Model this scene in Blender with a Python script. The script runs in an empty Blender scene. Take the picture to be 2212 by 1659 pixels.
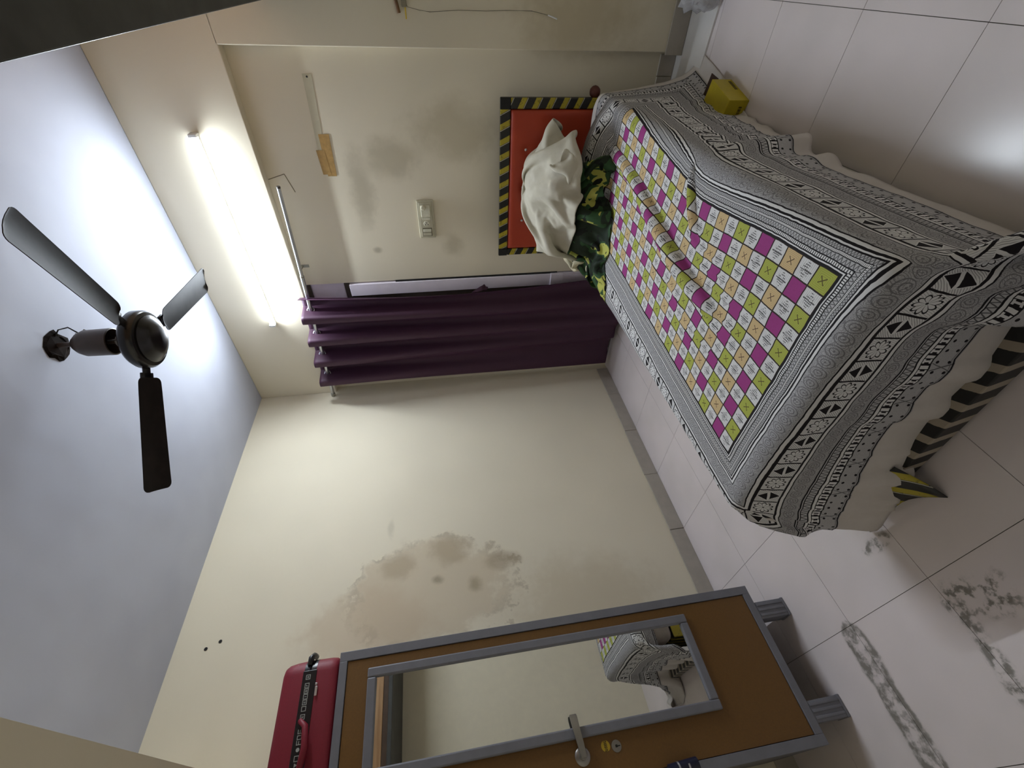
import bpy, bmesh, math, random
import numpy as np
from mathutils import Vector, Matrix, Euler
from mathutils import noise as mnoise

random.seed(7)
np.random.seed(7)
sc = bpy.context.scene
COL = sc.collection

# ------------------------------------------------------------------ camera
CAM_R = ((0.03146405, -0.72466467, -0.68838298),
         (-0.1604955, -0.68344992, 0.71213581),
         (-0.98653489, 0.0880742, -0.13781094))          # image right / down / forward -> world
CAM_P = (2.58999, -2.77021, 1.4)
cam_d = bpy.data.cameras.new('camera')
cam = bpy.data.objects.new('camera', cam_d)
COL.objects.link(cam)
_R = Matrix(CAM_R)
_M = Matrix(((_R[0][0], -_R[0][1], -_R[0][2]), (_R[1][0], -_R[1][1], -_R[1][2]), (_R[2][0], -_R[2][1], -_R[2][2]))).to_4x4()
_M.translation = Vector(CAM_P)
cam.matrix_world = _M
cam_d.sensor_width = 36.0
cam_d.sensor_fit = 'HORIZONTAL'
cam_d.lens = 946.69 / 2212 * 36.0
cam_d.clip_start = 0.02
sc.camera = cam

# ------------------------------------------------------------------ world, exposure
world = bpy.data.worlds.new('world')
sc.world = world
world.use_nodes = True
world.node_tree.nodes['Background'].inputs[0].default_value = (0.60, 0.66, 0.80, 1)
world.node_tree.nodes['Background'].inputs[1].default_value = 0.02
sc.view_settings.view_transform = 'Standard'
sc.view_settings.look = 'None'
sc.view_settings.gamma = 1.0
sc.view_settings.exposure = 3.05
sc.view_settings.use_curve_mapping = False
sc.cycles.adaptive_threshold = 0.02
TUBE_STRENGTH = 64.0
TUBE_COLOR = (0.85, 0.95, 1.05)

# ------------------------------------------------------------------ room numbers (metres)
CEIL = 2.92
BEAM_Z = 2.337          # underside of the beams
REC_Y = 0.06            # plane of the recessed part of the back wall
PIL_X = 2.285           # edge of the pillar on the back wall
DOOR_X0, DOOR_X1 = 0.10, 0.965
RIGHT_X = 3.0
FRONT_Y = -3.25
LOFT_X, LOFT_Z = 2.46, 2.03
BEAM2_Y = -2.441

# ================================================================== node helpers
def lin(c):
    def f(v):
        v = v / 255.0
        return v / 12.92 if v <= 0.04045 else ((v + 0.055) / 1.055) ** 2.4
    if isinstance(c, str):
        c = tuple(int(c[i:i + 2], 16) for i in (0, 2, 4))
    return (f(c[0]), f(c[1]), f(c[2]), 1.0)


class X:
    """A float socket that can be combined with + - * / and comparisons."""
    def __init__(self, g, s):
        self.g, self.s = g, s
    def _o(self, op, b=None, c=None):
        return self.g.math(op, self, b, c)
    def __add__(self, b): return self._o('ADD', b)
    __radd__ = __add__
    def __sub__(self, b): return self._o('SUBTRACT', b)
    def __rsub__(self, b): return self.g.math('SUBTRACT', b, self)
    def __mul__(self, b): return self._o('MULTIPLY', b)
    __rmul__ = __mul__
    def __truediv__(self, b): return self._o('DIVIDE', b)
    def __lt__(self, b): return self._o('LESS_THAN', b)
    def __gt__(self, b): return self._o('GREATER_THAN', b)
    def __abs__(self): return self._o('ABSOLUTE')
    def max(self, b): return self._o('MAXIMUM', b)
    def min(self, b): return self._o('MINIMUM', b)
    def floor(self): return self._o('FLOOR')
    def fract(self): return self._o('FRACT')
    def mod(self, b): return self._o('FLOORED_MODULO', b)
    def sin(self): return self._o('SINE')
    def cos(self): return self._o('COSINE')
    def sqrt(self): return self._o('SQRT')
    def atan2(self, b): return self._o('ARCTAN2', b)
    def pow(self, b): return self._o('POWER', b)
    def inv(self): return self.g.math('SUBTRACT', 1.0, self)
    def band(self, a, b): return (self > a) * (self < b)
    def step(self, a, b):
        n = self.g.t.nodes.new('ShaderNodeMapRange'); n.interpolation_type = 'SMOOTHSTEP'
        self.g.put(n.inputs[0], self); n.inputs[1].default_value = a; n.inputs[2].default_value = b
        return X(self.g, n.outputs[0])


class G:
    def __init__(self, name, rough=0.5, metal=0.0, spec=0.5):
        self.m = bpy.data.materials.new(name)
        self.m.use_nodes = True
        self.t = self.m.node_tree
        self.b = self.t.nodes['Principled BSDF']
        self.b.inputs['Roughness'].default_value = rough
        self.b.inputs['Metallic'].default_value = metal
        self.b.inputs['Specular IOR Level'].default_value = spec
    def put(self, inp, v):
        if isinstance(v, X): self.t.links.new(v.s, inp)
        elif hasattr(v, 'is_output'): self.t.links.new(v, inp)
        else: inp.default_value = v
    def math(self, op, a, b=None, c=None):
        n = self.t.nodes.new('ShaderNodeMath'); n.operation = op
        self.put(n.inputs[0], a)
        if b is not None: self.put(n.inputs[1], b)
        if c is not None: self.put(n.inputs[2], c)
        return X(self, n.outputs[0])
    def pos(self):
        n = self.t.nodes.new('ShaderNodeNewGeometry'); return n.outputs['Position']
    def uv(self):
        n = self.t.nodes.new('ShaderNodeTexCoord'); return n.outputs['UV']
    def obj(self):
        n = self.t.nodes.new('ShaderNodeTexCoord'); return n.outputs['Object']
    def xyz(self, v):
        n = self.t.nodes.new('ShaderNodeSeparateXYZ'); self.t.links.new(v, n.inputs[0])
        return [X(self, n.outputs[i]) for i in range(3)]
    def vec(self, x, y, z=0.0):
        n = self.t.nodes.new('ShaderNodeCombineXYZ')
        for i, v in enumerate((x, y, z)): self.put(n.inputs[i], v)
        return n.outputs[0]
    def noise(self, v, scale, detail=3.0, rough=0.55, dist=0.0):
        n = self.t.nodes.new('ShaderNodeTexNoise')
        n.inputs['Scale'].default_value = scale; n.inputs['Detail'].default_value = detail
        n.inputs['Roughness'].default_value = rough; n.inputs['Distortion'].default_value = dist
        if v is not None: self.t.links.new(v, n.inputs['Vector'])
        return X(self, n.outputs[0])
    def voro(self, v, scale, feature='F1'):
        n = self.t.nodes.new('ShaderNodeTexVoronoi'); n.feature = feature
        n.inputs['Scale'].default_value = scale
        if v is not None: self.t.links.new(v, n.inputs['Vector'])
        return X(self, n.outputs[0])
    def mix(self, f, a, b):
        n = self.t.nodes.new('ShaderNodeMix'); n.data_type = 'RGBA'
        self.put(n.inputs[0], f)
        self.put(n.inputs[6], a); self.put(n.inputs[7], b)
        return n.outputs[2]
    def bump(self, h, strength=0.3, dist=0.01):
        n = self.t.nodes.new('ShaderNodeBump')
        n.inputs['Strength'].default_value = strength; n.inputs['Distance'].default_value = dist
        self.put(n.inputs['Height'], h)
        self.t.links.new(n.outputs[0], self.b.inputs['Normal'])
    def color(self, c): self.put(self.b.inputs['Base Color'], c)
    def rough(self, r): self.put(self.b.inputs['Roughness'], r)


def simple(name, c, rough=0.5, metal=0.0, spec=0.5, var=0.08, scale=18.0, bump=0.0):
    g = G(name, rough, metal, spec)
    n = g.noise(g.obj(), scale, 4)
    c = lin(c) if len(c) != 4 else c
    dark = tuple(v * (1 - var) for v in c[:3]) + (1,)
    lite = tuple(min(1, v * (1 + var)) for v in c[:3]) + (1,)
    g.color(g.mix(n.step(0.3, 0.7), dark, lite))
    if bump: g.bump(n, bump, 0.004)
    return g.m

# ================================================================== mesh helpers
def mesh_obj(name, bm, mat, parent=None, smooth=False):
    me = bpy.data.meshes.new(name)
    bmesh.ops.recalc_face_normals(bm, faces=bm.faces)
    bm.to_mesh(me); bm.free()
    me.materials.append(mat)
    if smooth:
        for p in me.polygons: p.use_smooth = True
        if smooth == 'auto':
            me.set_sharp_from_angle(angle=math.radians(38))
    o = bpy.data.objects.new(name, me)
    COL.objects.link(o)
    if parent is not None: o.parent = parent
    return o

def empty(name, loc=(0, 0, 0), rz=0.0):
    o = bpy.data.objects.new(name, None)
    COL.objects.link(o); o.location = loc; o.rotation_euler = (0, 0, rz)
    o.empty_display_size = 0.05
    return o

def tag(o, label, cat, group=None):
    o['label'] = label; o['category'] = cat
    if group: o['group'] = group
    return o

def struct(o, label=None):
    o['kind'] = 'structure'
    if label: o['label'] = label
    return o

def add_box(bm, lo, hi, bevel=0.0, seg=2, mat=None):
    vs = [bm.verts.new((x, y, z)) for x in (lo[0], hi[0]) for y in (lo[1], hi[1]) for z in (lo[2], hi[2])]
    idx = [(0, 1, 3, 2), (4, 6, 7, 5), (0, 4, 5, 1), (2, 3, 7, 6), (0, 2, 6, 4), (1, 5, 7, 3)]
    fs = [bm.faces.new([vs[i] for i in f]) for f in idx]
    if bevel:
        es = list({e for f in fs for e in f.edges})
        bmesh.ops.bevel(bm, geom=es, offset=bevel, segments=seg, affect='EDGES', profile=0.5)
    elif mat is not None:
        bmesh.ops.transform(bm, matrix=mat, verts=vs)
    return vs

def box(name, lo, hi, mat, parent=None, bevel=0.0, seg=2):
    bm = bmesh.new(); add_box(bm, lo, hi, bevel, seg)
    return mesh_obj(name, bm, mat, parent, smooth='auto' if bevel >= 0.03 else False)

def add_tube(bm, pts, r, seg=10, cap=True):
    pts = [Vector(p) for p in pts]
    rings = []
    up = Vector((0, 0, 1))
    for i, p in enumerate(pts):
        a = pts[max(i - 1, 0)]; b = pts[min(i + 1, len(pts) - 1)]
        d = (b - a).normalized()
        s = d.cross(up)
        if s.length < 1e-3: s = d.cross(Vector((1, 0, 0)))
        s.normalize(); t = s.cross(d).normalized()
        rr = r[i] if isinstance(r, (list, tuple)) else r
        rings.append([bm.verts.new(p + s * math.cos(2 * math.pi * k / seg) * rr + t * math.sin(2 * math.pi * k / seg) * rr) for k in range(seg)])
    for i in range(len(rings) - 1):
        for k in range(seg):
            bm.faces.new((rings[i][k], rings[i][(k + 1) % seg], rings[i + 1][(k + 1) % seg], rings[i + 1][k]))
    if cap:
        bm.faces.new(rings[0][::-1]); bm.faces.new(rings[-1])

def tube(name, pts, r, mat, parent=None, seg=10):
    bm = bmesh.new(); add_tube(bm, pts, r, seg)
    return mesh_obj(name, bm, mat, parent, smooth='auto')

def add_lathe(bm, prof, seg=32, origin=(0, 0, 0)):
    rings = []
    for r, z in prof:
        if r < 1e-6: rings.append([bm.verts.new((origin[0], origin[1], origin[2] + z))])
        else: rings.append([bm.verts.new((origin[0] + r * math.cos(2 * math.pi * k / seg), origin[1] + r * math.sin(2 * math.pi * k / seg), origin[2] + z)) for k in range(seg)])
    for a, b in zip(rings[:-1], rings[1:]):
        for k in range(seg):
            k2 = (k + 1) % seg
            if len(a) == 1 and len(b) == 1: continue
            if len(a) == 1: bm.faces.new((a[0], b[k], b[k2]))
            elif len(b) == 1: bm.faces.new((a[k], b[0], a[k2]))
            else: bm.faces.new((a[k], a[k2], b[k2], b[k]))

def lathe(name, prof, mat, parent=None, origin=(0, 0, 0), seg=32, rot=None):
    bm = bmesh.new(); add_lathe(bm, prof, seg)
    if rot is not None: bmesh.ops.transform(bm, matrix=rot, verts=bm.verts)
    bmesh.ops.translate(bm, vec=origin, verts=bm.verts)
    return mesh_obj(name, bm, mat, parent, smooth='auto')

def prism(name, poly, axis, lo, hi, mat, parent=None, bevel=0.0):
    """poly: 2-D outline in the two other axes (in x,y,z order); extruded along axis."""
    bm = bmesh.new()
    def p3(a, b, c):
        return (c, a, b) if axis == 0 else ((a, c, b) if axis == 1 else (a, b, c))
    v0 = [bm.verts.new(p3(a, b, lo)) for a, b in poly]
    v1 = [bm.verts.new(p3(a, b, hi)) for a, b in poly]
    bm.faces.new(v0); bm.faces.new(v1[::-1])
    n = len(poly)
    for i in range(n): bm.faces.new((v0[i], v1[i], v1[(i + 1) % n], v0[(i + 1) % n]))
    if bevel:
        bmesh.ops.bevel(bm, geom=list(bm.edges), offset=bevel, segments=2, affect='EDGES')
    return mesh_obj(name, bm, mat, parent, smooth='auto' if bevel else False)

def grid_obj(name, P, mat, parent=None, UV=None, thick=0.0, smooth=True):
    ny, nx = P.shape[:2]
    me = bpy.data.meshes.new(name)
    idx = np.arange(ny * nx).reshape(ny, nx)
    q = np.stack([idx[:-1, :-1], idx[:-1, 1:], idx[1:, 1:], idx[1:, :-1]], -1).reshape(-1, 4)
    me.from_pydata(P.reshape(-1, 3).tolist(), [], q.tolist())
    if UV is not None:
        ul = me.uv_layers.new(name='UVMap')
        ul.data.foreach_set('uv', UV.reshape(-1, 2)[q.reshape(-1)].astype(np.float32).reshape(-1))
    me.polygons.foreach_set('use_smooth', [smooth] * len(me.polygons))
    me.materials.append(mat)
    o = bpy.data.objects.new(name, me)
    COL.objects.link(o)
    if parent is not None: o.parent = parent
    if thick:
        md = o.modifiers.new('thickness', 'SOLIDIFY'); md.thickness = thick; md.offset = 0.0
    return o

def grid_normals(P):
    du = np.gradient(P, axis=1); dv = np.gradient(P, axis=0)
    n = np.cross(du, dv)
    return n / (np.linalg.norm(n, axis=-1, keepdims=True) + 1e-9)

# ================================================================== materials: room
def wall_mat(name, base, stains):
    """cream distemper; stains = list of (plane axes, centre a, centre b, radius a, radius b, colour, strength)"""
    g = G(name, 0.75, 0, 0.25)
    p = g.pos(); x, y, z = g.xyz(p)
    big = g.noise(p, 1.3, 2); fine = g.noise(p, 9.0, 4, 0.6)
    c = g.mix(big.step(0.3, 0.75), lin(base), tuple(v * 0.93 for v in lin(base)[:3]) + (1,))
    warp = g.noise(p, 5.0, 4, 0.65); warp2 = g.noise(p, 2.2, 1)
    for ax, a0, b0, ra, rb, col, st, edge in stains:
        A, B = (x, z) if ax == 'x' else (y, z)
        da = (A - a0) / ra + (warp - 0.5) * 1.1 + (warp2 - 0.5) * 0.5
        db = (B - b0) / rb + (fine - 0.5) * 1.0 + (warp - 0.5) * 0.6
        d = (da * da + db * db).sqrt()
        m = d.step(1.0, 1.0 - edge) * st
        c = g.mix(m, c, lin(col))
        if edge < 0.5:
            ring = d.step(1.02, 0.94) * d.step(0.70, 0.92) * fine.step(0.42, 0.62)
            c = g.mix(ring * 0.45, c, lin((150, 134, 108)))
    g.color(c)
    g.bump(big, 0.25, 0.010)
    return g.m

CREAM = (230, 220, 197)
M_WALL_A = wall_mat('cream_wall_damp', CREAM, [
    ('y', -1.72, 1.62, 0.34, 0.52, (196, 178, 150), 0.55, 0.35),
    ('y', -1.86, 1.95, 0.26, 0.45, (200, 180, 152), 0.5, 0.6),
    ('y', -1.56, 1.80, 0.10, 0.13, (172, 154, 126), 0.55, 0.6),
    ('y', -1.50, 1.48, 0.11, 0.16, (168, 150, 122), 0.55, 0.6),
    ('y', -1.60, 1.20, 0.08, 0.15, (160, 142, 116), 0.6, 0.7),
    ('y', -1.72, 1.36, 0.06, 0.06, (150, 134, 104), 0.6, 0.8),
    ('y', -1.66, 1.58, 0.035, 0.05, (140, 126, 100), 0.6, 0.8),
    ('y', -1.95, 0.75, 0.45, 0.60, (196, 180, 150), 0.45, 0.7),
    ('y', -1.3, 1.85, 0.10, 0.03, (196, 188, 166), 0.5, 0.8)])
M_WALL_B = wall_mat('cream_wall_smudged', CREAM, [
    ('x', 1.55, 1.83, 0.30, 0.10, (170, 160, 136), 0.55, 0.8),
    ('x', 1.75, 1.62, 0.16, 0.22, (168, 158, 132), 0.5, 0.8),
    ('x', 1.22, 1.30, 0.10, 0.12, (178, 168, 140), 0.5, 0.8),
    ('x', 1.20, 1.80, 0.03, 0.04, (160, 150, 124), 0.6, 0.8),
    ('x', 1.9, 1.25, 0.22, 0.35, (182, 170, 140), 0.5, 0.8),
    ('x', 2.4, 0.6, 0.22, 0.45, (176, 160, 122), 0.5, 0.8),
    ('x', 0.52, 2.39, 0.10, 0.04, (170, 150, 110), 0.6, 0.8)])
M_WALL = simple('cream_wall_plain', CREAM, 0.75, spec=0.25, var=0.03, scale=1.5)

g = G('white_ceiling', 0.8, 0, 0.2)
p = g.pos()
n1 = g.noise(p, 1.6, 3)
g.color(g.mix(n1.step(0.3, 0.7), lin((196, 199, 212)), lin((186, 189, 203))))
g.bump(n1, 0.5, 0.03)
M_CEIL = g.m

M_BASE = simple('grey_skirting_tile', (176, 168, 156), 0.35, var=0.05)
M_GROUT = simple('dark_grout', (96, 88, 78), 0.8)

# floor tile: glossy off-white vitrified tile with dried cement smears
g = G('floor_tile', 0.22, 0, 0.5)
p = g.pos(); x, y, z = g.xyz(p)
n1 = g.noise(p, 3.0, 2); n2 = g.noise(p, 30.0, 4, 0.6); n3 = g.noise(p, 11.0, 4, 0.65)
c = g.mix(n1.step(0.3, 0.7), lin((230, 219, 219)), lin((222, 212, 211)))
def seg_dist(ax, ay, bx, by):
    ex, ey = bx - ax, by - ay; L2 = ex * ex + ey * ey
    t = ((x - ax) * ex + (y - ay) * ey) / L2
    t = t.max(0.0).min(1.0)
    dx = x - ax - t * ex; dy = y - ay - t * ey
    return (dx * dx + dy * dy).sqrt()
smear = None
s1 = seg_dist(0.825, -2.46, 0.79, -3.0) + (n3 - 0.5) * 0.055
s2 = seg_dist(1.30, -2.50, 1.42, -2.52) + (n3 - 0.5) * 0.10
s3 = seg_dist(1.285, -2.52, 1.255, -2.72) + (n3 - 0.5) * 0.07
m1 = s1.step(0.062, 0.045) * (n2 + s1 * 4.0).step(0.42, 0.72)
m2 = s2.step(0.06, 0.03) * n2.step(0.46, 0.60)
m3 = s3.step(0.04, 0.015) * n2.step(0.40, 0.58)
# torn smear by the bed's foot
s4 = seg_dist(1.14, -2.27, 1.24, -2.27) + (n3 - 0.5) * 0.06
m4 = s4.step(0.03, 0.012) * n2.step(0.40, 0.6)
sm = m1.max(m2).max(m3).max(m4)
c = g.mix(sm * 0.8, c, lin((96, 92, 80)))
g.color(c)
g.rough(g.math('MULTIPLY_ADD', sm, 0.5, n1 * 0.10 + 0.17))
M_TILE = g.m

M_FLOOR_STRIP = simple('white_floor_strip', (224, 220, 216), 0.3, var=0.04, scale=5)
M_STONE = simple('dark_stone_slab', (66, 66, 64), 0.55, var=0.25, scale=7, bump=0.2)
g = G('loft_wood', 0.5)
p = g.pos(); x, y, z = g.xyz(p)
w = g.noise(g.vec(x * 3.0, y * 1.2, z * 22.0), 2.2, 6, 0.6)
g.color(g.mix(w.step(0.3, 0.7), lin((150, 112, 76)), lin((184, 146, 106))))
M_WOOD = g.m
M_WOOD_DARK = simple('dark_wood_strip', (74, 54, 40), 0.5)

# ================================================================== room shell
RX, FY = RIGHT_X, FRONT_Y
# floor: recessed bed of grout with separate tiles
fl = struct(box('floor', (-0.1, FY - 0.1, -0.10), (RX + 0.1, 0.2, -0.003), M_GROUT), 'off-white glossy tiled floor with dark joints')
TX, TY, TY0 = 0.4215, 0.4265, -0.2895
tile_cache = {}
def floor_tile(x0, x1, y0, y1):
    key = (round(x1 - x0, 4), round(y1 - y0, 4))
    if key not in tile_cache:
        w, h = key
        bm = bmesh.new()
        add_box(bm, (0.0009, 0.0009, -0.0025), (w - 0.0009, h - 0.0009, 0.0))
        me = bpy.data.meshes.new('tile'); bmesh.ops.recalc_face_normals(bm, faces=bm.faces)
        bm.to_mesh(me); bm.free(); me.materials.append(M_TILE)
        tile_cache[key] = me
    o = bpy.data.objects.new('tile', tile_cache[key]); COL.objects.link(o)
    o.location = (x0, y0, 0); o.parent = fl
xs = [0.0] + [TX * k for k in range(1, 8)] + [RX]
xs = [v for v in xs if v <= RX]
ys = [REC_Y] + [TY0 - TY * k for k in range(0, 7)] + [FY]
for i in range(len(xs) - 1):
    for j in range(len(ys) - 1):
        floor_tile(xs[i], xs[i + 1], ys[j + 1], ys[j])

wl = struct(box('wall_left', (-0.12, FY - 0.12, -0.1), (0.0, 0.2, CEIL + 0.1), M_WALL_A), 'cream wall with a brown damp patch')
bm = bmesh.new()
add_box(bm, (0.0, 0.0, BEAM_Z), (RX, 0.2, CEIL), bevel=0.004)
add_box(bm, (PIL_X, 0.0, 0.0), (RX, 0.2, BEAM_Z + 0.01), bevel=0.004)
add_box(bm, (DOOR_X1 + 0.004, REC_Y, 0.0), (PIL_X + 0.01, 0.2, BEAM_Z + 0.01))
add_box(bm, (0.0, REC_Y, 0.0), (DOOR_X0, 0.2, BEAM_Z + 0.01))
wb = struct(mesh_obj('wall_back', bm, M_WALL_B), 'cream back wall with overhanging beam and pillar')
wr = struct(box('wall_right', (RX, FY - 0.12, -0.1), (RX + 0.12, 0.2, CEIL + 0.1), M_WALL))
# unseen front wall; its doorway is added to let in faint fill light
bm = bmesh.new()
add_box(bm, (0.0, FY - 0.12, 0.0), (1.85, FY, CEIL))
add_box(bm, (2.75, FY - 0.12, 0.0), (RX, FY, CEIL))
add_box(bm, (1.85, FY - 0.12, 2.05), (2.75, FY, CEIL))
wf = struct(mesh_obj('wall_front', bm, M_WALL))
ce = struct(box('ceiling', (-0.12, FY - 0.12, CEIL), (RX + 0.12, 0.2, CEIL + 0.1), M_CEIL), 'white slightly uneven plaster ceiling')
# beam above the camera and the loft on the right wall
struct(box('trim_1', (0.0, FY, BEAM_Z), (LOFT_X, BEAM2_Y, CEIL), M_WALL), 'plastered beam overhead, seen from below')
loft = struct(empty('trim_2', (LOFT_X, -1.6, LOFT_Z)), 'dark stone loft slab with wooden shutters overhead')
o = box('slab', (0.0, FY + 1.6, 0.0), (RX - LOFT_X, 1.6, 0.03), M_STONE, loft, bevel=0.004)
o = box('lower_rail', (0.004, FY + 1.61, 0.0305), (0.03, 1.6, 0.065), M_WOOD_DARK, loft)
yy = 1.6
k = 0
for wdt in (0.53, 0.56, 0.62, 0.6, 0.55, 0.3):
    y1 = yy; y0 = max(yy - wdt, FY + 1.61)
    if y1 - y0 < 0.05: break
    box('shutter', (0.006, y0 + 0.004, 0.068), (0.026, y1 - 0.004, CEIL - LOFT_Z - 0.01), M_WOOD, loft, bevel=0.002)
    yy = y0
# skirting
bl = struct(empty('baseboard_left', (0, 0, 0)), 'grey skirting tiles along the damp wall')
yb = [-0.002, -0.33, -0.735, -1.145, -1.57, -1.995, -2.42, -2.85, FY]
hs = [0.098, 0.096, 0.099, 0.095, 0.098, 0.096, 0.098, 0.097]
for i in range(len(yb) - 1):
    box('skirting_tile', (0.0, yb[i + 1] + 0.0015, 0.001), (0.010 + 0.0015 * (i % 2), yb[i] - 0.0015, hs[i]), M_BASE, bl, bevel=0.0015)
bb = struct(empty('baseboard_back', (0, 0, 0)), 'grey skirting tiles along the back wall and pillar')
for a, b, y, h in ((DOOR_X1 + 0.01, 1.36, REC_Y, 0.098), (1.362, 1.77, REC_Y, 0.098), (1.772, 2.17, REC_Y, 0.098), (2.172, PIL_X - 0.012, REC_Y, 0.10),
                   (PIL_X - 0.012, 2.66, 0.0, 0.105), (2.662, RX, 0.0, 0.105)):
    box('skirting_tile', (a + 0.001, y - 0.012, 0.012), (b - 0.001, y, h), M_BASE, bb, bevel=0.0015)
struct(prism('trim_3', [(1.05, REC_Y), (RX, REC_Y), (RX, -0.30), (1.05, -0.15)], 2, 0.0002, 0.010, M_FLOOR_STRIP), 'white strip on the floor along the wall')  # slightly raised strip, paler than the floor tiles

# two nail holes high on the damp wall, traces on the back wall
M_BLACK = simple('black', (14, 13, 12), 0.6)
for yh, zh in ((-1.844, 2.763), (-1.818, 2.701)):
    lathe('hole', [(0, 0.0), (0.007, 0.0), (0.009, 0.001), (0.0, 0.0015)], M_BLACK, wl, (0.0005, yh, zh), 8, Matrix.Rotation(math.pi / 2, 4, 'Y'))
M_MARK = simple('pencil_mark', (132, 122, 100), 0.8)
for a, b in (((1.661, 2.333), (1.689, 2.239)), ((1.689, 2.239), (1.587, 2.208))):
    tube('pencil_line', [(a[0], REC_Y - 0.0005, a[1]), (b[0], REC_Y - 0.0005, b[1])], 0.0022, M_MARK, wb, 6)

# ================================================================== door behind the curtain
M_LAV = simple('lavender_white_paint', (243, 234, 246), 0.35, var=0.02)
M_DOOR = simple('shaded_grey_door', (120, 106, 96), 0.5, var=0.1)  # shade on the recessed white leaf is put into this brown-grey
M_DARKWOOD = simple('dark_frame_edge', (70, 62, 54), 0.6)
door = struct(empty('door_1', (0.53, 0.1, 0.0)), 'lavender-white panelled door frame behind the purple curtain')
def dpart(name, lo, hi, m, bev=0.002):
    return box(name, (lo[0] - 0.53, lo[1] - 0.1, lo[2]), (hi[0] - 0.53, hi[1] - 0.1, hi[2]), m, door, bevel=bev)
dpart('door_leaf', (DOOR_X0 + 0.01, 0.115, 0.01), (0.868, 0.150, 2.035), M_DOOR)
dpart('gap_shade', (0.958, 0.056, 0.55), (DOOR_X1 + 0.006, 0.19, 1.72), M_BLACK, 0.0)  # solid black strip stands for the shade in the slit beside the jamb
dpart('jamb', (0.868, 0.046, 0.60), (0.958, 0.19, 2.035), M_LAV)
dpart('jamb_block', (0.856, 0.036, 0.505), (0.962, 0.19, 0.60), M_LAV, 0.004)
dpart('jamb_foot', (0.862, 0.042, 0.0), (0.962, 0.19, 0.505), M_LAV)
dpart('jamb', (DOOR_X0, 0.070, 0.0), (DOOR_X0 + 0.09, 0.19, 2.035), M_LAV)
dpart('transom_bar', (DOOR_X0, 0.075, 2.035), (DOOR_X1, 0.19, 2.075), M_DARKWOOD)
dpart('transom_panel', (DOOR_X0, 0.085, 2.075), (DOOR_X1, 0.16, 2.30), M_LAV)
dpart('frame_head', (DOOR_X0, 0.066, 2.30), (DOOR_X1, 0.19, BEAM_Z - 0.001), M_DARKWOOD)

# ================================================================== tube light
tl = tag(empty('tube_light', (1.318, 0.0, 2.595)), 'glowing white tube light fixed to the beam above the curtain rod', 'lamp')
g = G('tube_glow')
g.b.inputs['Base Color'].default_value = (1, 1, 1, 1)
g.b.inputs['Emission Color'].default_value = TUBE_COLOR + (1,)
g.b.inputs['Emission Strength'].default_value = TUBE_STRENGTH
M_GLOW = g.m
g = G('tube_glow_flank')
g.b.inputs['Base Color'].default_value = (1, 1, 1, 1)
g.b.inputs['Emission Color'].default_value = TUBE_COLOR + (1,)
g.b.inputs['Emission Strength'].default_value = TUBE_STRENGTH * 0.055
M_GLOW_SIDE = g.m
M_PLASTIC = simple('white_plastic', (232, 232, 230), 0.35, var=0.03)
box('batten', (-0.598, -0.0242, -0.0165), (0.598, -0.001, 0.0165), M_PLASTIC, tl, bevel=0.003)
arc = [(-0.0245 - 0.020 * math.cos(a), 0.018 * math.sin(a) - 0.006 * math.cos(a)) for a in [math.radians(-88 + 176 * k / 14) for k in range(15)]]
dif = prism('diffuser', [(y_, z_) for y_, z_ in arc], 0, -0.588, 0.588, M_GLOW, tl)
dif.data.materials.append(M_GLOW_SIDE)
for pl in dif.data.polygons:
    if abs(pl.normal.x) > 0.5 or -pl.normal.y * 0.92 - pl.normal.z * 0.39 < 0.80: pl.material_index = 1
for s in (-1, 1):
    bx = (-0.604, -0.588) if s < 0 else (0.588, 0.604)
    box('end_cap', (bx[0], -0.047, -0.020), (bx[1], -0.001, 0.020), M_PLASTIC, tl, bevel=0.003)

# ================================================================== ceiling fan
M_FAN = simple('dark_brown_enamel', (32, 25, 23), 0.6, var=0.2, spec=0.12, bump=0.05)
M_FANM = simple('fan_motor_black', (26, 23, 22), 0.25, var=0.2)
M_CUP = simple('fan_cup_brown', (66, 54, 48), 0.4, var=0.15)
M_STEEL = simple('worn_steel', (150, 146, 140), 0.35, 0.9, var=0.15)
M_RUST = simple('rusty_hole', (26, 17, 12), 0.95, var=0.5, spec=0.1)
FX, FYc = 1.455, -1.148
fan = tag(empty('ceiling_fan', (FX, FYc, CEIL)), 'dark brown three-blade ceiling fan hanging on a short rod', 'fan')
bm = bmesh.new()
random.seed(3)
ring0, ring1, ring2 = [], [], []
for k in range(18):
    a = 2 * math.pi * k / 18; r = 0.055 + random.uniform(-0.009, 0.010)
    ring0.append(bm.verts.new((r * 1.12 * math.cos(a), r * math.sin(a), -0.001)))
    ring1.append(bm.verts.new((r * 0.85 * math.cos(a), r * 0.78 * math.sin(a), -0.006 + random.uniform(-0.003, 0.003))))
for k in range(18): bm.faces.new((ring0[k], ring0[(k + 1) % 18], ring1[(k + 1) % 18], ring1[k]))
bm.faces.new(ring1[::-1])
mesh_obj('ceiling_hole', bm, M_RUST, fan)
lathe('downrod', [(0, -0.005), (0.0095, -0.005), (0.0095, -0.27), (0, -0.27)], M_CUP, fan, seg=12)
lathe('canopy_cup', [(0.013, -0.062), (0.026, -0.066), (0.042, -0.085), (0.052, -0.108), (0.054, -0.205), (0.050, -0.207), (0.048, -0.110), (0.012, -0.075)], M_CUP, fan)
bm = bmesh.new()
for zz in (-0.218, -0.232, -0.246):
    add_lathe(bm, [(0.010, zz), (0.021, zz - 0.002), (0.021, zz - 0.010), (0.010, zz - 0.012)], 12)
mesh_obj('shackle', bm, M_STEEL, fan, smooth='auto')
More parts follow.
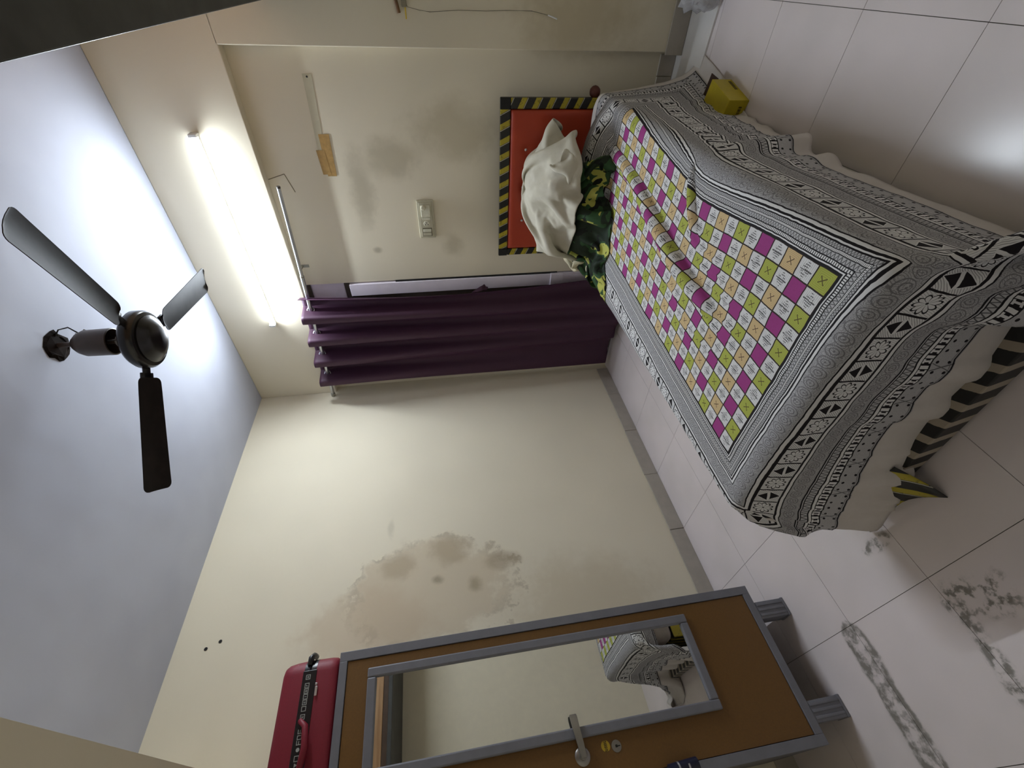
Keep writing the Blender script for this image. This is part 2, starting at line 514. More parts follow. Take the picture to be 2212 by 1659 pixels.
lathe('motor', [(0.0, -0.262), (0.035, -0.262), (0.04, -0.270), (0.085, -0.274), (0.106, -0.284), (0.116, -0.298), (0.116, -0.326), (0.108, -0.338), (0.086, -0.342)], M_FANM, fan, seg=40)
lathe('bottom_cap', [(0.092, -0.340), (0.094, -0.346), (0.088, -0.350), (0.084, -0.352), (0.074, -0.362), (0.05, -0.371), (0.0, -0.375)], M_FANM, fan, seg=40)
def blade(ang, pitch):
    r0, r1 = 0.155, 0.610
    bm = bmesh.new()
    out = []
    nL = 14
    def half(t):           # half width along blade
        return 0.053 + 0.012 * t
    prof = []
    rc = 0.022
    for k in range(5):
        a = math.pi / 2 * k / 4
        prof.append((r0 + rc - rc * math.cos(a), half(0) - rc + rc * math.sin(a)))
    for k in range(1, 8): prof.append((r0 + (r1 - r0) * k / 8, half(k / 8)))
    for k in range(5):
        a = math.pi / 2 * k / 4
        prof.append((r1 - rc + rc * math.sin(a), half(1) - rc + rc * math.cos(a)))
    top, bot = [], []
    for z, lst in ((0.0015, top), (-0.0015, bot)):
        for i, (r, w) in enumerate(prof):
            row = []
            for j in range(5):
                f = j / 4 * 2 - 1
                zz = z - 0.006 * f * f
                row.append(bm.verts.new((r, w * f, zz)))
            lst.append(row)
    for lst, fl_ in ((top, 1), (bot, -1)):
        for i in range(len(prof) - 1):
            for j in range(4):
                q = (lst[i][j], lst[i + 1][j], lst[i + 1][j + 1], lst[i][j + 1])
                bm.faces.new(q if fl_ > 0 else q[::-1])
    for i in range(len(prof) - 1):
        for j in (0, 4): bm.faces.new((top[i][j], top[i + 1][j], bot[i + 1][j], bot[i][j]))
    for i in (0, len(prof) - 1):
        for j in range(4): bm.faces.new((top[i][j], top[i][j + 1], bot[i][j + 1], bot[i][j]))
    M = Matrix.Rotation(math.radians(ang), 4, 'Z') @ Matrix.Translation((0, 0, -0.318)) @ Matrix.Rotation(math.radians(pitch), 4, 'X')
    bmesh.ops.transform(bm, matrix=M, verts=bm.verts)
    b = mesh_obj('blade', bm, M_FAN, fan, smooth='auto')
    bm = bmesh.new()
    add_box(bm, (0.10, -0.016, -0.004), (0.235, 0.016, 0.0045), bevel=0.002)
    add_box(bm, (0.135, -0.028, -0.004), (0.165, 0.028, 0.0045), bevel=0.002)
    bmesh.ops.transform(bm, matrix=M @ Matrix.Translation((0, 0, 0.005)), verts=bm.verts)
    mesh_obj('blade_bracket', bm, M_FANM, b, smooth='auto')
for a in (225.0, 97.0, 341.0): blade(a, 10)
tube('wire', [(0.030, 0.020, -0.004), (0.050, 0.032, -0.02), (0.040, 0.060, -0.034), (0.012, 0.062, -0.050), (0.005, 0.050, -0.085), (0.012, 0.040, -0.11)], 0.0028, M_BLACK, fan, 6)
tube('wire', [(0.012, 0.055, -0.048), (-0.01, 0.085, -0.035), (-0.004, 0.105, -0.045), (0.003, 0.06, -0.1), (0.0, 0.045, -0.12)], 0.0022, M_STEEL, fan, 6)
tube('wire', [(0.018, -0.02, -0.20), (0.03, -0.035, -0.235), (0.03, -0.03, -0.262)], 0.0025, M_BLACK, fan, 6)

# ================================================================== curtain rod
M_ROD = simple('brushed_steel_rod', (196, 198, 200), 0.22, 0.85, var=0.06)
M_CLIP = simple('clip_metal', (150, 148, 136), 0.4, 0.6)
RODL, RODR = Vector((0.0, -0.040, 2.357)), Vector((1.648, -0.040, 2.262))
def rod_at(x): return RODL.lerp(RODR, x / RODR.x)
rod = tag(empty('curtain_rod', (0.0, -0.04, 2.357)), 'telescopic steel curtain rod under the tube light', 'curtain rod')
j = rod_at(1.085)
def rp(v): return tuple(Vector(v) - RODL)
tube('outer_tube', [rp(rod_at(0.018)), rp(rod_at(1.085))], 0.0125, M_ROD, rod, 16)
tube('collar', [rp(rod_at(1.083)), rp(rod_at(1.095))], 0.0138, M_CLIP, rod, 16)
tube('inner_tube', [rp(rod_at(1.09)), rp(RODR)], 0.0105, M_ROD, rod, 16)
tube('end_cap', [rp(rod_at(1.646)), rp(rod_at(1.656))], 0.011, M_DARKWOOD, rod, 16)
tube('wall_socket', [rp(rod_at(0.001)), rp(rod_at(0.03))], 0.0165, M_CLIP, rod, 16)
br = tag(empty('wall_hook', (1.11, REC_Y, 2.285)), 'small steel hook plate on the wall under the rod joint', 'hook')
box('plate', (-0.010, -0.0025, -0.024), (0.010, 0.0, 0.024), M_CLIP, br, bevel=0.001)
tube('hook', [(0, -0.002, 0.012), (0, -0.045, 0.016), (0, -0.075, 0.012), (0, -0.095, 0.004), (0, -0.10, 0.012)], 0.003, M_CLIP, br, 8)

# ================================================================== curtain
g = G('purple_curtain_cloth', 0.55, 0, 0.3)
p = g.pos(); x, y, z = g.xyz(p)
wv = g.noise(g.vec(x * 420.0, y * 100.0, z * 420.0), 1.0, 2)
g.color(g.mix(wv, lin((76, 46, 66)), lin((62, 38, 54))))
g.b.inputs['Sheen Weight'].default_value = 0.15
g.b.inputs['Sheen Tint'].default_value = lin((120, 70, 130))
M_CURT = g.m
CX0, CX1, NPL = 0.150, 0.935, 4.0
nz, nxc = 120, 260
U = np.linspace(0, 1, nxc)[None, :].repeat(nz, 0)
V = np.linspace(0, 1, nz)[:, None].repeat(nxc, 1)
ph = 2 * np.pi * (NPL * U + 0.02)
top_z = 2.357 + (2.262 - 2.357) * (CX0 + (CX1 - CX0) * U) / 1.648 + 0.055
amp = 0.052 * np.exp(-V * 1.6) + 0.020
low = np.clip((V - 0.15) / 0.85, 0, 1)
fold = np.tanh(1.7 * np.sin(ph) + 0.35) / 0.95
fold = fold * (1 - low) + np.sin(ph) * low
yc = -0.046 - amp * fold * (1 - 0.45 * low) - 0.030 * low * np.sin(2 * np.pi * (1.5 * U + 0.35)) - 0.012 * low
yc = yc - 0.014 * np.sin(2 * np.pi * (2.3 * U + 0.2 + 0.15 * V)) * low
# the left quarter falls back towards the wall, lower down
back = np.clip((0.30 - U) / 0.06, 0, 1) * low
yc = yc * (1 - 0.75 * back) + 0.75 * back * (-0.018)
xc = CX0 + (CX1 - CX0) * U + 0.012 * np.sin(ph + 0.5) * (1 - low) + low * (-0.045 * (1 - U) ** 2) + 0.03 * low * np.sin(np.pi * U) * np.sin(5 * U)
xc = xc - 0.045 * np.sin(np.pi * np.clip(V * 1.15, 0, 1)) * U ** 3
hem = 0.035 + 0.012 * (U < 0.3)
zc = top_z * (1 - V) + hem * V
yc = np.minimum(yc, np.where(zc > BEAM_Z - 0.02, -0.004, 0.03) - 0.0 * U)
Pc = np.stack([xc, yc, zc], -1)
curtain = tag(empty('curtain', (0.53, -0.046, 0.035)), 'dark purple eyelet curtain hanging in front of the door', 'curtain')
def cpar(o):
    o.parent = curtain; o.matrix_parent_inverse = Matrix.Translation((-0.53, 0.046, -0.035)); return o
cpar(grid_obj('curtain_cloth', Pc, M_CURT, thick=0.002))
M_RING = simple('eyelet_steel', (210, 208, 214), 0.25, 0.8, var=0.05)
for k in range(8):
    # eyelets where the pleats cross the rod
    uu = (k * 0.5 - 0.02) / NPL + 0.0
    if uu < 0.01 or uu > 0.99: uu = min(max(uu, 0.012), 0.985)
    xr = CX0 + (CX1 - CX0) * uu
    c0 = rod_at(xr)
    bm = bmesh.new()
    n1_, n2_ = 24, 8
    ang = math.radians(40 if k % 2 == 0 else -40)
    rows = []
    for a in range(n1_):
        A = 2 * math.pi * a / n1_
        row = []
        for b in range(n2_):
            B = 2 * math.pi * b / n2_
            rr = 0.0225 + 0.0038 * math.cos(B)
            row.append(bm.verts.new((0.0026 * math.sin(B), rr * math.cos(A), rr * math.sin(A))))
        rows.append(row)
    for a in range(n1_):
        for b in range(n2_):
            bm.faces.new((rows[a][b], rows[(a + 1) % n1_][b], rows[(a + 1) % n1_][(b + 1) % n2_], rows[a][(b + 1) % n2_]))
    bmesh.ops.transform(bm, matrix=Matrix.Translation(c0) @ Matrix.Rotation(ang, 4, 'Z'), verts=bm.verts)
    cpar(mesh_obj('eyelet', bm, M_RING, smooth=True))
# knotted tie-back at the edge
bm = bmesh.new()
add_tube(bm, [(0.885, -0.03, 1.19), (0.905, -0.035, 1.155), (0.922, -0.038, 1.125), (0.935, -0.036, 1.10), (0.925, -0.034, 1.088), (0.905, -0.034, 1.10)], [0.006, 0.012, 0.016, 0.018, 0.013, 0.007], 10)
cpar(mesh_obj('tie_back', bm, M_CURT, smooth=True))
o = cpar(box('care_tag', (CX0 - 0.012, -0.066, 2.315), (CX0 + 0.022, -0.065, 2.365), M_PLASTIC))

# ================================================================== cloth solver (position based, on a grid)
def relax(P, W, a, b, L, k):
    """a, b: slices into the grid for the two ends of a set of independent edges."""
    d = P[b] - P[a]
    l = np.sqrt((d * d).sum(-1)) + 1e-9
    wa, wb_ = W[a], W[b]
    s = (k * (l - L) / (l * (wa + wb_ + 1e-9)))[..., None] * d
    P[a] += s * wa[..., None]
    P[b] -= s * wb_[..., None]

def drape(P, hx, hy, collide, steps, iters=6, dt=0.012, damp=0.96, bend=0.15, g=-2.2, fric=0.92, W=None):
    P = P.astype(np.float32).copy(); Q = P.copy()
    ny, nx = P.shape[:2]
    if W is None: W = np.ones((ny, nx), np.float32)
    s_ = slice
    sets = []
    for st in (0, 1):
        n = (nx - st) // 2
        sets.append(((s_(None), s_(st, st + 2 * n - 1, 2)), (s_(None), s_(st + 1, st + 2 * n, 2)), hx, 1.0))
        n = (ny - st) // 2
        sets.append(((s_(st, st + 2 * n - 1, 2), s_(None)), (s_(st + 1, st + 2 * n, 2), s_(None)), hy, 1.0))
    hd = math.hypot(hx, hy)
    for st in (0, 1):
        n = (ny - st) // 2
        sets.append(((s_(st, st + 2 * n - 1, 2), s_(0, nx - 1)), (s_(st + 1, st + 2 * n, 2), s_(1, nx)), hd, 0.25))
        sets.append(((s_(st, st + 2 * n - 1, 2), s_(1, nx)), (s_(st + 1, st + 2 * n, 2), s_(0, nx - 1)), hd, 0.25))
    for stp, K in ((2, bend), (5, bend * 0.8)):
        sets.append(((s_(None), s_(0, nx - stp)), (s_(None), s_(stp, nx)), hx * stp, K * 0.4))
        sets.append(((s_(0, ny - stp), s_(None)), (s_(stp, ny), s_(None)), hy * stp, K * 0.4))
    for it in range(steps):
        vel = (P - Q) * damp
        vl = np.sqrt((vel * vel).sum(-1, keepdims=True)); vel *= np.minimum(1, 0.02 / (vl + 1e-9))
        Q = P.copy()
        P = P + vel * W[..., None]
        P[..., 2] += g * dt * dt * W
        for _ in range(iters):
            for a, b, L, k in sets: relax(P, W, a, b, np.float32(L), np.float32(k))
        mask, push = collide(P)
        P += push
        # friction: contact points keep most of their old place
        f = (np.clip(mask, 0, 1) * fric)[..., None]
        P[..., :2] = P[..., :2] * (1 - f) + Q[..., :2] * f
        Q = np.where(mask[..., None] > 0, Q * 0.5 + P * 0.5, Q)
    return P

BED_C = np.array([1.690, -1.108]); BED_ROT = math.radians(1.6)
BED_HX, BED_HY, BED_TOP, BED_R = 0.455, 1.015, 0.490, 0.04
def to_bed(P):
    c, s = math.cos(-BED_ROT), math.sin(-BED_ROT)
    x = P[..., 0] - BED_C[0]; y = P[..., 1] - BED_C[1]
    return c * x - s * y, s * x + c * y
def bed_xy(a, b):
    c, s = math.cos(BED_ROT), math.sin(BED_ROT)
    return BED_C[0] + c * a - s * b, BED_C[1] + s * a + c * b

def sdf_push(P, off, lumps=()):
    """push-out vector for the rounded mattress box, soft lumps, the floor and the wall side"""
    a, b = to_bed(P)
    z = P[..., 2]
    R = BED_R
    hx, hy = BED_HX - R, BED_HY - R
    zc_ = z - (BED_TOP - R)
    qx, qy = np.abs(a) - hx, np.abs(b) - hy
    qz = zc_
    mx, my, mz = np.maximum(qx, 0), np.maximum(qy, 0), np.maximum(qz, 0)
    l = np.sqrt(mx * mx + my * my + mz * mz)
    outside = l > 1e-6
    d = np.where(outside, l, np.maximum(np.maximum(qx, qy), qz)) - R
    nx_ = np.where(outside, mx / (l + 1e-9), 0) * np.sign(a)
    ny_ = np.where(outside, my / (l + 1e-9), 0) * np.sign(b)
    nz_ = np.where(outside, mz / (l + 1e-9), 0)
    ins = ~outside
    big = np.argmax(np.stack([qx, qy, qz], -1), -1)
    nx_ = np.where(ins & (big == 0), np.sign(a), nx_); ny_ = np.where(ins & (big == 1), np.sign(b), ny_); nz_ = np.where(ins & (big == 2), 1.0, nz_)
    pen = np.maximum(off - d, 0)
    c, s = math.cos(BED_ROT), math.sin(BED_ROT)
    wx, wy = c * nx_ - s * ny_, s * nx_ + c * ny_
    push = np.stack([wx * pen, wy * pen, nz_ * pen], -1)
    mask = (pen > 0) * np.where(nz_ > 0.6, 1.0, 0.25).astype(np.float32)
    for (cx, cy, cz, rx, ry, rz) in lumps:
        dx, dy, dz = (P[..., 0] - cx) / rx, (P[..., 1] - cy) / ry, (z - cz) / rz
        q = np.sqrt(dx * dx + dy * dy + dz * dz) + 1e-9
        rm = (rx * ry * rz) ** (1 / 3)
        pen = np.maximum((1 + off / rm) - q, 0)
        gx, gy, gz = dx / q * rx, dy / q * ry, dz / q * rz
        inside = pen > 0
        push += np.where(inside[..., None], np.stack([gx * pen, gy * pen, gz * pen], -1), 0)
        mask = np.maximum(mask, inside.astype(np.float32))
    zz = z + push[..., 2]
    fl_pen = np.maximum(0.006 - zz, 0)
    push[..., 2] += fl_pen
    mask = np.maximum(mask, (fl_pen > 0).astype(np.float32) * 0.7)
    yy_ = P[..., 1] + push[..., 1]
    hb = np.maximum(yy_ + 0.128, 0)
    push[..., 1] -= hb
    return mask, push.astype(np.float32)

PILLOW = [(1.72, -0.34, 0.475, 0.37, 0.20, 0.115)]

# ---- one simulation for the two sheets: the printed one lies on the middle of the plain one
CELL = 0.054
FA, FB = 6 * CELL, 13.5 * CELL          # half field
BORD = 0.39
MU0, MU1, MV0, MV1 = 0.0, 0.075, 0.150, 0.05   # plain margin: left, right, foot, head
H = 0.0125
u0, u1 = -FA - 0.275, FA + BORD + MU1
v0, v1 = -FB - BORD - MV0, FB + BORD + MV1
nu = int(round((u1 - u0) / H)) + 1; nv = int(round((v1 - v0) / H)) + 1
su = np.linspace(u0, u1, nu); sv = np.linspace(v0, v1, nv)
SU, SV = np.meshgrid(su, sv)
hx, hy = su[1] - su[0], sv[1] - sv[0]
VP = SV + FB                             # distance from the foot edge of the field
Xw = 1.437 + (SU + FA) + 0.055 * VP
Yw = -1.985 + VP
Zw = np.full_like(Xw, BED_TOP + 0.03)
def sst(t): t = np.clip(t, 0, 1); return t * t * (3 - 2 * t)
def ridge_u(pathv, pathu, amp_v, amp_a):
    """gather across the width along a line u(v)"""
    global Xw, Zw
    uc = np.interp(VP, pathv, pathu); a = np.interp(VP, amp_v, amp_a)
    m = a + 0.026
    q = (SU - uc + m / 2) / m
    Xw = Xw - a * sst(q)
    hgt = 0.42 * np.sqrt(np.maximum(m * m - (m - a) ** 2, 0))
    Zw = Zw + hgt * np.where((q > 0) & (q < 1), np.sin(np.pi * np.clip(q, 0, 1)) ** 2, 0)
def ridge_v(pathu, pathv, amp_u, amp_a):
    global Yw, Zw
    vc = np.interp(SU, pathu, pathv); a = np.interp(SU, amp_u, amp_a)
    m = a + 0.026
    q = (VP - vc + m / 2) / m
    Yw = Yw - a * sst(q) + 0.0
    hgt = 0.42 * np.sqrt(np.maximum(m * m - (m - a) ** 2, 0))
    Zw = Zw + hgt * np.where((q > 0) & (q < 1), np.sin(np.pi * np.clip(q, 0, 1)) ** 2, 0)
ridge_u([0.10, 0.30, 0.50, 0.70, 0.95, 1.30, 1.5], [0.02, -0.01, 0.015, 0.045, 0.10, 0.15, 0.17], [0.08, 0.3, 0.6, 1.0, 1.4, 1.6], [0.0, 0.03, 0.045, 0.055, 0.05, 0.04])
ridge_u([0.25, 0.45, 0.60, 0.78, 0.95, 1.3, 1.6], [0.08, 0.12, 0.18, 0.26, 0.33, 0.28, 0.27], [0.2, 0.4, 0.75, 0.95, 1.2, 1.6], [0.0, 0.03, 0.055, 0.06, 0.05, 0.05])
ridge_u([0.30, 0.6, 0.85, 1.2, 1.6], [0.05, 0.09, 0.16, 0.22, 0.22], [0.3, 0.45, 0.7, 0.9, 1.3, 1.6], [0.0, 0.02, 0.03, 0.02, 0.03, 0.03])
ridge_v([0.15, 0.32, 0.8], [0.93, 0.94, 0.90], [0.16, 0.32, 0.6, 0.8], [0.0, 0.07, 0.07, 0.06])
ridge_v([0.15, 0.32, 0.8], [1.00, 1.06, 1.10], [0.20, 0.36, 0.6, 0.8], [0.0, 0.04, 0.03, 0.02])
Yw = Yw + 0.12 * sst((VP - 1.1) / 0.5) * sst((SU - 0.1) / 0.5)
P0 = np.stack([Xw, Yw, Zw], -1)
# slight disorder so that folds have somewhere to start
rng = np.random.RandomState(5)
def smooth_noise(shape, n):
    a = rng.randn(shape[0] // n + 3, shape[1] // n + 3)
    yi = np.linspace(0, a.shape[0] - 1.001, shape[0]); xi = np.linspace(0, a.shape[1] - 1.001, shape[1])
    y0_, x0_ = yi.astype(int), xi.astype(int); fy, fx = (yi - y0_)[:, None], (xi - x0_)[None, :]
    fy, fx = fy * fy * (3 - 2 * fy), fx * fx * (3 - 2 * fx)
    return (a[y0_][:, x0_] * (1 - fy) * (1 - fx) + a[y0_ + 1][:, x0_] * fy * (1 - fx) + a[y0_][:, x0_ + 1] * (1 - fy) * fx + a[y0_ + 1][:, x0_ + 1] * fy * fx)
P0[..., 2] += 0.004 * smooth_noise(Xw.shape, 12)
P0[..., 1] = np.minimum(P0[..., 1], -0.13)
sheet_t = [0]
def sheet_collide(P):
    sheet_t[0] += 1
    slack = 0.5 * max(0.0, 1.0 - sheet_t[0] / 150.0)
    mask, push = sdf_push(P, 0.006, PILLOW)
    a, b = to_bed(P + push)
    # tucked close on the wall side and straight down at the foot, free at the near corner
    drop = np.clip((BED_TOP - P[..., 2]) / 0.45, 0, 1)
    foot = sst((-b - BED_HY + 0.10) / 0.10)
    da = np.maximum(-(BED_HX + 0.012 + 0.10 * drop * foot + slack) - a, 0)
    fl_ = 0.025 + 0.085 * sst((-a - 0.02) / 0.36)
    lim = 0.018 + fl_ * drop + 0.16 * sst((a - 0.22) / 0.22)
    db = np.maximum(-(BED_HY + lim + slack) - b, 0)
    if slack < 0.2:      # the petticoat hangs as one stiff sheet, a little away from the bed
        inner = (fl_ * drop) * (1 - sst((a - 0.20) / 0.2)) * sst((a + BED_HX + 0.06) / 0.03)
        hang = (b < -(BED_HY - 0.02)) & (drop > 0.12)
        db -= np.where(hang, np.maximum(b + BED_HY + inner, 0), 0) * 0.5
    c, s2 = math.cos(BED_ROT), math.sin(BED_ROT)
    push[..., 0] += c * da - s2 * db; push[..., 1] += s2 * da + c * db
    return mask, push
PS = drape(P0, hx, hy, sheet_collide, 260, 6, bend=0.08)
PS = PS.astype(np.float64)
NS = grid_normals(PS)
if NS[nv // 2, nu // 2, 2] < 0: NS = -NS
# fine creases
cre = 0.0011 * smooth_noise(Xw.shape, 7) + 0.0007 * smooth_noise(Xw.shape, 3)
PS = PS + NS * cre[..., None]

# ================================================================== printed bedsheet material (UV in metres, origin at the field's centre)
g = G('printed_bedsheet', 0.75, 0, 0.2)
u, v, _z = g.xyz(g.uv())
uvv = g.uv()
wob = g.noise(g.vec(u, v, 0.0), 28.0, 2) - 0.5
wob2 = g.noise(g.vec(u, v, 3.7), 28.0, 2) - 0.5
uw, vw = u + wob * 0.004, v + wob2 * 0.004
du, dv = abs(uw) - FA, abs(vw) - FB
d = du.max(dv)
side = du > dv                                  # 1: runs along v
w = vw * side + uw * side.inv()
BLK, WHT, GRY = lin((30, 26, 30)), lin((226, 224, 224)), lin((188, 186, 188))
# --- field of small squares
cu, cv = (uw + FA) / CELL, (vw + FB) / CELL
i_, j_ = cu.floor(), cv.floor()
fu, fv = cu.fract() - 0.5, cv.fract() - 0.5
par = (i_ + j_).mod(2.0)                        # 1: coloured
odd = i_.mod(2.0)
kcol = ((j_ - odd + par * 0.0) / 2.0 + odd * 2.0).floor().mod(3.0)
MAG, LIM, TAN = lin((158, 62, 130)), lin((178, 184, 84)), lin((214, 186, 138))
colr = g.mix((kcol - 1.0).__abs__() < 0.5, MAG, LIM)
colr = g.mix(kcol > 1.5, colr, TAN)
au, av = abs(fu), abs(fv)
box_ = au.max(av)
rings = (((box_ * 13.0).fract() < 0.32) * (box_ > 0.14)) * (kcol > 0.5)
xx_ = ((au - av).__abs__() < 0.035) * (box_ < 0.17) * (kcol > 0.5)
dots = g.voro(g.vec(u, v, 0.0), 420.0) < 0.28
colm = (rings * 0.28).max(xx_ * 0.85).max(dots * 0.22 * (kcol < 0.5))
colr = g.mix(colm, colr, lin((70, 44, 40)))
lines = ((fv * 10.0).fract() < 0.25) * 0.35
scr = g.noise(g.vec(u * 260.0, v * 60.0, 0.0), 1.0, 1)
bars = (((fu * 9.0).fract() < 0.34) * (av < (0.30 - au * 0.65))).max((((fv * 9.0).fract() < 0.26) * (au < 0.24) * (av < 0.24)) * 0.6).max((au < 0.035) * (av < 0.36))
whc = g.mix(lines, WHT, lin((110, 108, 112)))
whc = g.mix(bars * (scr > 0.40) * 0.85, whc, BLK)
cell = g.mix(par, whc, colr)
cell = g.mix(box_ > 0.462, cell, lin((52, 40, 34)))
# --- border stripes by distance from the field
ramp = g.t.nodes.new('ShaderNodeValToRGB'); ramp.color_ramp.interpolation = 'CONSTANT'
stops = [(0.000, 0), (0.005, 2), (0.009, 0), (0.012, 2), (0.020, 0), (0.022, 1), (0.034, 0), (0.0355, 2), (0.040, 0), (0.042, 1), (0.050, 0), (0.052, 2), (0.056, 0), (0.0595, 2), (0.066, 0), (0.069, 1),
         (0.113, 0), (0.117, 2), (0.125, 0), (0.132, 2), (0.196, 0), (0.202, 2), (0.210, 0), (0.213, 1), (0.262, 0), (0.266, 1), (0.269, 0), (0.273, 1), (0.292, 0), (0.296, 2), (0.304, 0), (0.332, 1)]
el = ramp.color_ramp.elements
shade = {0: BLK, 1: GRY, 2: WHT}
el[0].position = 0.0; el[0].color = BLK
el[1].position = stops[1][0] / 0.4; el[1].color = shade[stops[1][1]]
for p_, s_k in stops[2:]:
    e = el.new(p_ / 0.4); e.color = shade[s_k]
g.put(ramp.inputs[0], d / 0.4)
bc = ramp.outputs[0]
fine = g.noise(g.vec(u, v, 1.0), 520.0, 1) - 0.5
# ladder squares in the first white line
bc = g.mix(d.band(0.012, 0.020) * ((w / 0.006).fract() < 0.35), bc, BLK)
# zigzags
def zig(d0, d1, per, wd):
    q = (d - d0) / (d1 - d0)
    t = abs((w / per).fract() - 0.5) * 2.0
    return d.band(d0, d1) * (abs(q - t) < wd)
bc = g.mix(zig(0.022, 0.034, 0.010, 0.22) * 0.75, bc, BLK)
bc = g.mix(zig(0.042, 0.050, 0.007, 0.25) * 0.75, bc, BLK)
bc = g.mix(d.band(0.0355, 0.040) * ((w / 0.0032).fract() < 0.4) * 0.8, bc, BLK)
bc = g.mix(zig(0.273, 0.292, 0.012, 0.20) * 0.8, bc, BLK)
# grey floral bands: curls
vo = g.voro(g.vec(u, v, 0.0), 58.0)
curl = ((vo * 6.0).fract() < 0.26).max(abs(fine) < 0.03)
flor = d.band(0.069, 0.113).max(d.band(0.213, 0.262))
tt_ = (w / 0.034).fract() - 0.5
q1 = (d - 0.091) / 0.034; q2 = (d - 0.2375) / 0.036
rr1 = (tt_ * tt_ + q1 * q1).sqrt(); rr2 = (tt_ * tt_ + q2 * q2).sqrt()
rosette = (((rr1.min(rr2)) * 5.0).fract() < 0.3) * (rr1.min(rr2) < 0.46)
bc = g.mix(flor * (curl * 0.62).max(rosette * 0.7), bc, lin((70, 66, 70)))
# flowers and split diamonds
T = 0.064
idx_ = (w / T + 0.25).floor(); gq = (w / T + 0.25).fract() - 0.5
e_ = (d - 0.164) / T
isf = idx_.mod(2.0)
band = d.band(0.132, 0.196)
r_ = (gq * gq + e_ * e_).sqrt(); th = e_.atan2(gq)
pet = abs((th * 5.0).cos())
edge_ = 0.27 + pet * 0.13
fl_line = ((abs(r_ - edge_) < 0.032) + ((pet < 0.20) * (r_ < edge_)) + (r_ < 0.045)).min(1.0)
fl_bg = (r_ > edge_ + 0.03) * ((gq * 14.0 + e_ * 5.0).fract() < 0.25) * 0.4
flower = fl_line.max(fl_bg)
dm = abs(gq) / 0.33 + abs(e_) / 0.47
slash = abs(e_ + gq * 0.18) < 0.055
dia = (dm < 1.0) * slash.inv()
hatch = (dm > 1.12) * (((gq + e_) * 11.0).fract() < 0.34) * 0.55
diam = dia.max(hatch)
motif = flower * isf + diam * isf.inv()
motif = motif.max(abs(gq) > 0.462)
bc = g.mix(band * motif, bc, BLK)
# key pattern
kb = d.band(0.304, 0.332)
kq = (d - 0.318) / 0.028; kt = (w / 0.030).fract()
key = (((kt < 0.30) * (abs(kq) < 0.38)) + ((kt > 0.50) * (kt < 0.92) * (((abs(kq) > 0.22) * (abs(kq) < 0.40)) + ((kt > 0.62) * (kt < 0.80) * (abs(kq) < 0.3))).min(1.0))).min(1.0)
bc = g.mix(kb * key, bc, WHT)
# spotted hem
hb_ = d > 0.334
hq = (d - 0.360) / 0.05; ht = (w / 0.062).fract() - 0.5
spot = ((((ht.__abs__() - 0.22) * 0.062 * ((ht.__abs__() - 0.22) * 0.062) + ((abs(hq) - 0.30) * 0.05) * ((abs(hq) - 0.30) * 0.05)).sqrt()) < 0.0042)
cross = (abs(ht - hq * 0.30) < 0.03).max(abs(ht + hq * 0.30) < 0.02) * ((w / 0.124).fract() < 0.5) * 0.7
hemm = spot.max(cross).max((d > 0.384) * (d < 0.388)).max((d > 0.379) * (d < 0.381) * 0.6)
bc = g.mix(hb_ * hemm, bc, BLK)
bc = g.mix(hb_ * hemm.inv() * (curl * 0.25), bc, lin((90, 84, 86)))
col = g.mix(d > 0.0, cell, bc)
g.color(col)
wv = g.noise(g.vec(u * 900.0, v * 900.0, 0.0), 1.0, 1)
cr = g.noise(g.vec(u, v * 0.6, 0.0), 16.0, 4, 0.6)
g.bump(wv * 0.1 + cr, 0.35, 0.006)
M_SHEET = g.m

g = G('plain_white_cotton', 0.8, 0, 0.2)
u, v, _z = g.xyz(g.uv())
cr = g.noise(g.vec(u, v, 0.0), 9.0, 4, 0.6)
g.color(g.mix(cr.step(0.3, 0.7), lin((204, 196, 190)), lin((212, 205, 200))))
g.bump(cr, 0.35, 0.008)
M_WHITE = g.m

# ================================================================== bed
def chevron_mat(name, axis_u, scale_u, scale_v):
    """black vinyl with leaning yellow blocks and thin white strokes"""
    g = G(name, 0.3, 0, 0.5)
    x, y, z = g.xyz(g.obj())
    a = x if axis_u == 'x' else z
    b = z if axis_u == 'x' else x
    s = a / scale_u + b / scale_v
    f = s.fract()
    n = g.noise(g.obj(), 60.0, 3)
    yel = f.band(0.08, 0.46)
    wht = f.band(0.0, 0.05)
    c = g.mix(yel, lin((28, 27, 24)), lin((176, 160, 40)))
    c = g.mix(wht, c, lin((188, 184, 168)))
    c = g.mix((n > 0.62) * 0.4, c, lin((20, 20, 18)))
    g.color(c)
    return g.m
M_CHEV_X = chevron_mat('black_yellow_print', 'x', 0.078, 0.16)
M_CHEV_Z = chevron_mat('black_yellow_print_upright', 'z', 0.078, 0.16)
def plinth_mat():
    g = G('black_beige_blocks', 0.4)
    x, y, z = g.xyz(g.obj())
    f = (x / 0.066 + z / 0.14 + y / 0.16).fract()
    n = g.noise(g.obj(), 40.0, 3)
    g.color(g.mix((f + (n - 0.5) * 0.10) < 0.62, lin((164, 152, 136)), lin((22, 21, 20))))
    return g.m
M_PLINTH = plinth_mat()
M_BASE_PRINT = chevron_mat('black_beige_print', 'x', 0.064, 0.20)
g = G('orange_red_vinyl', 0.42, 0, 0.4)
n = g.noise(g.obj(), 120.0, 3); nb = g.noise(g.obj(), 4.0, 3)
g.color(g.mix(nb.step(0.3, 0.7), lin((182, 68, 40)), lin((170, 60, 35))))
g.bump(n * 0.3 + nb, 0.2, 0.004)
M_VINYL = g.m
M_STUD = simple('crystal_stud', (206, 204, 208), 0.15, 0.6)
M_MATT = simple('mattress_ticking', (170, 160, 150), 0.8)

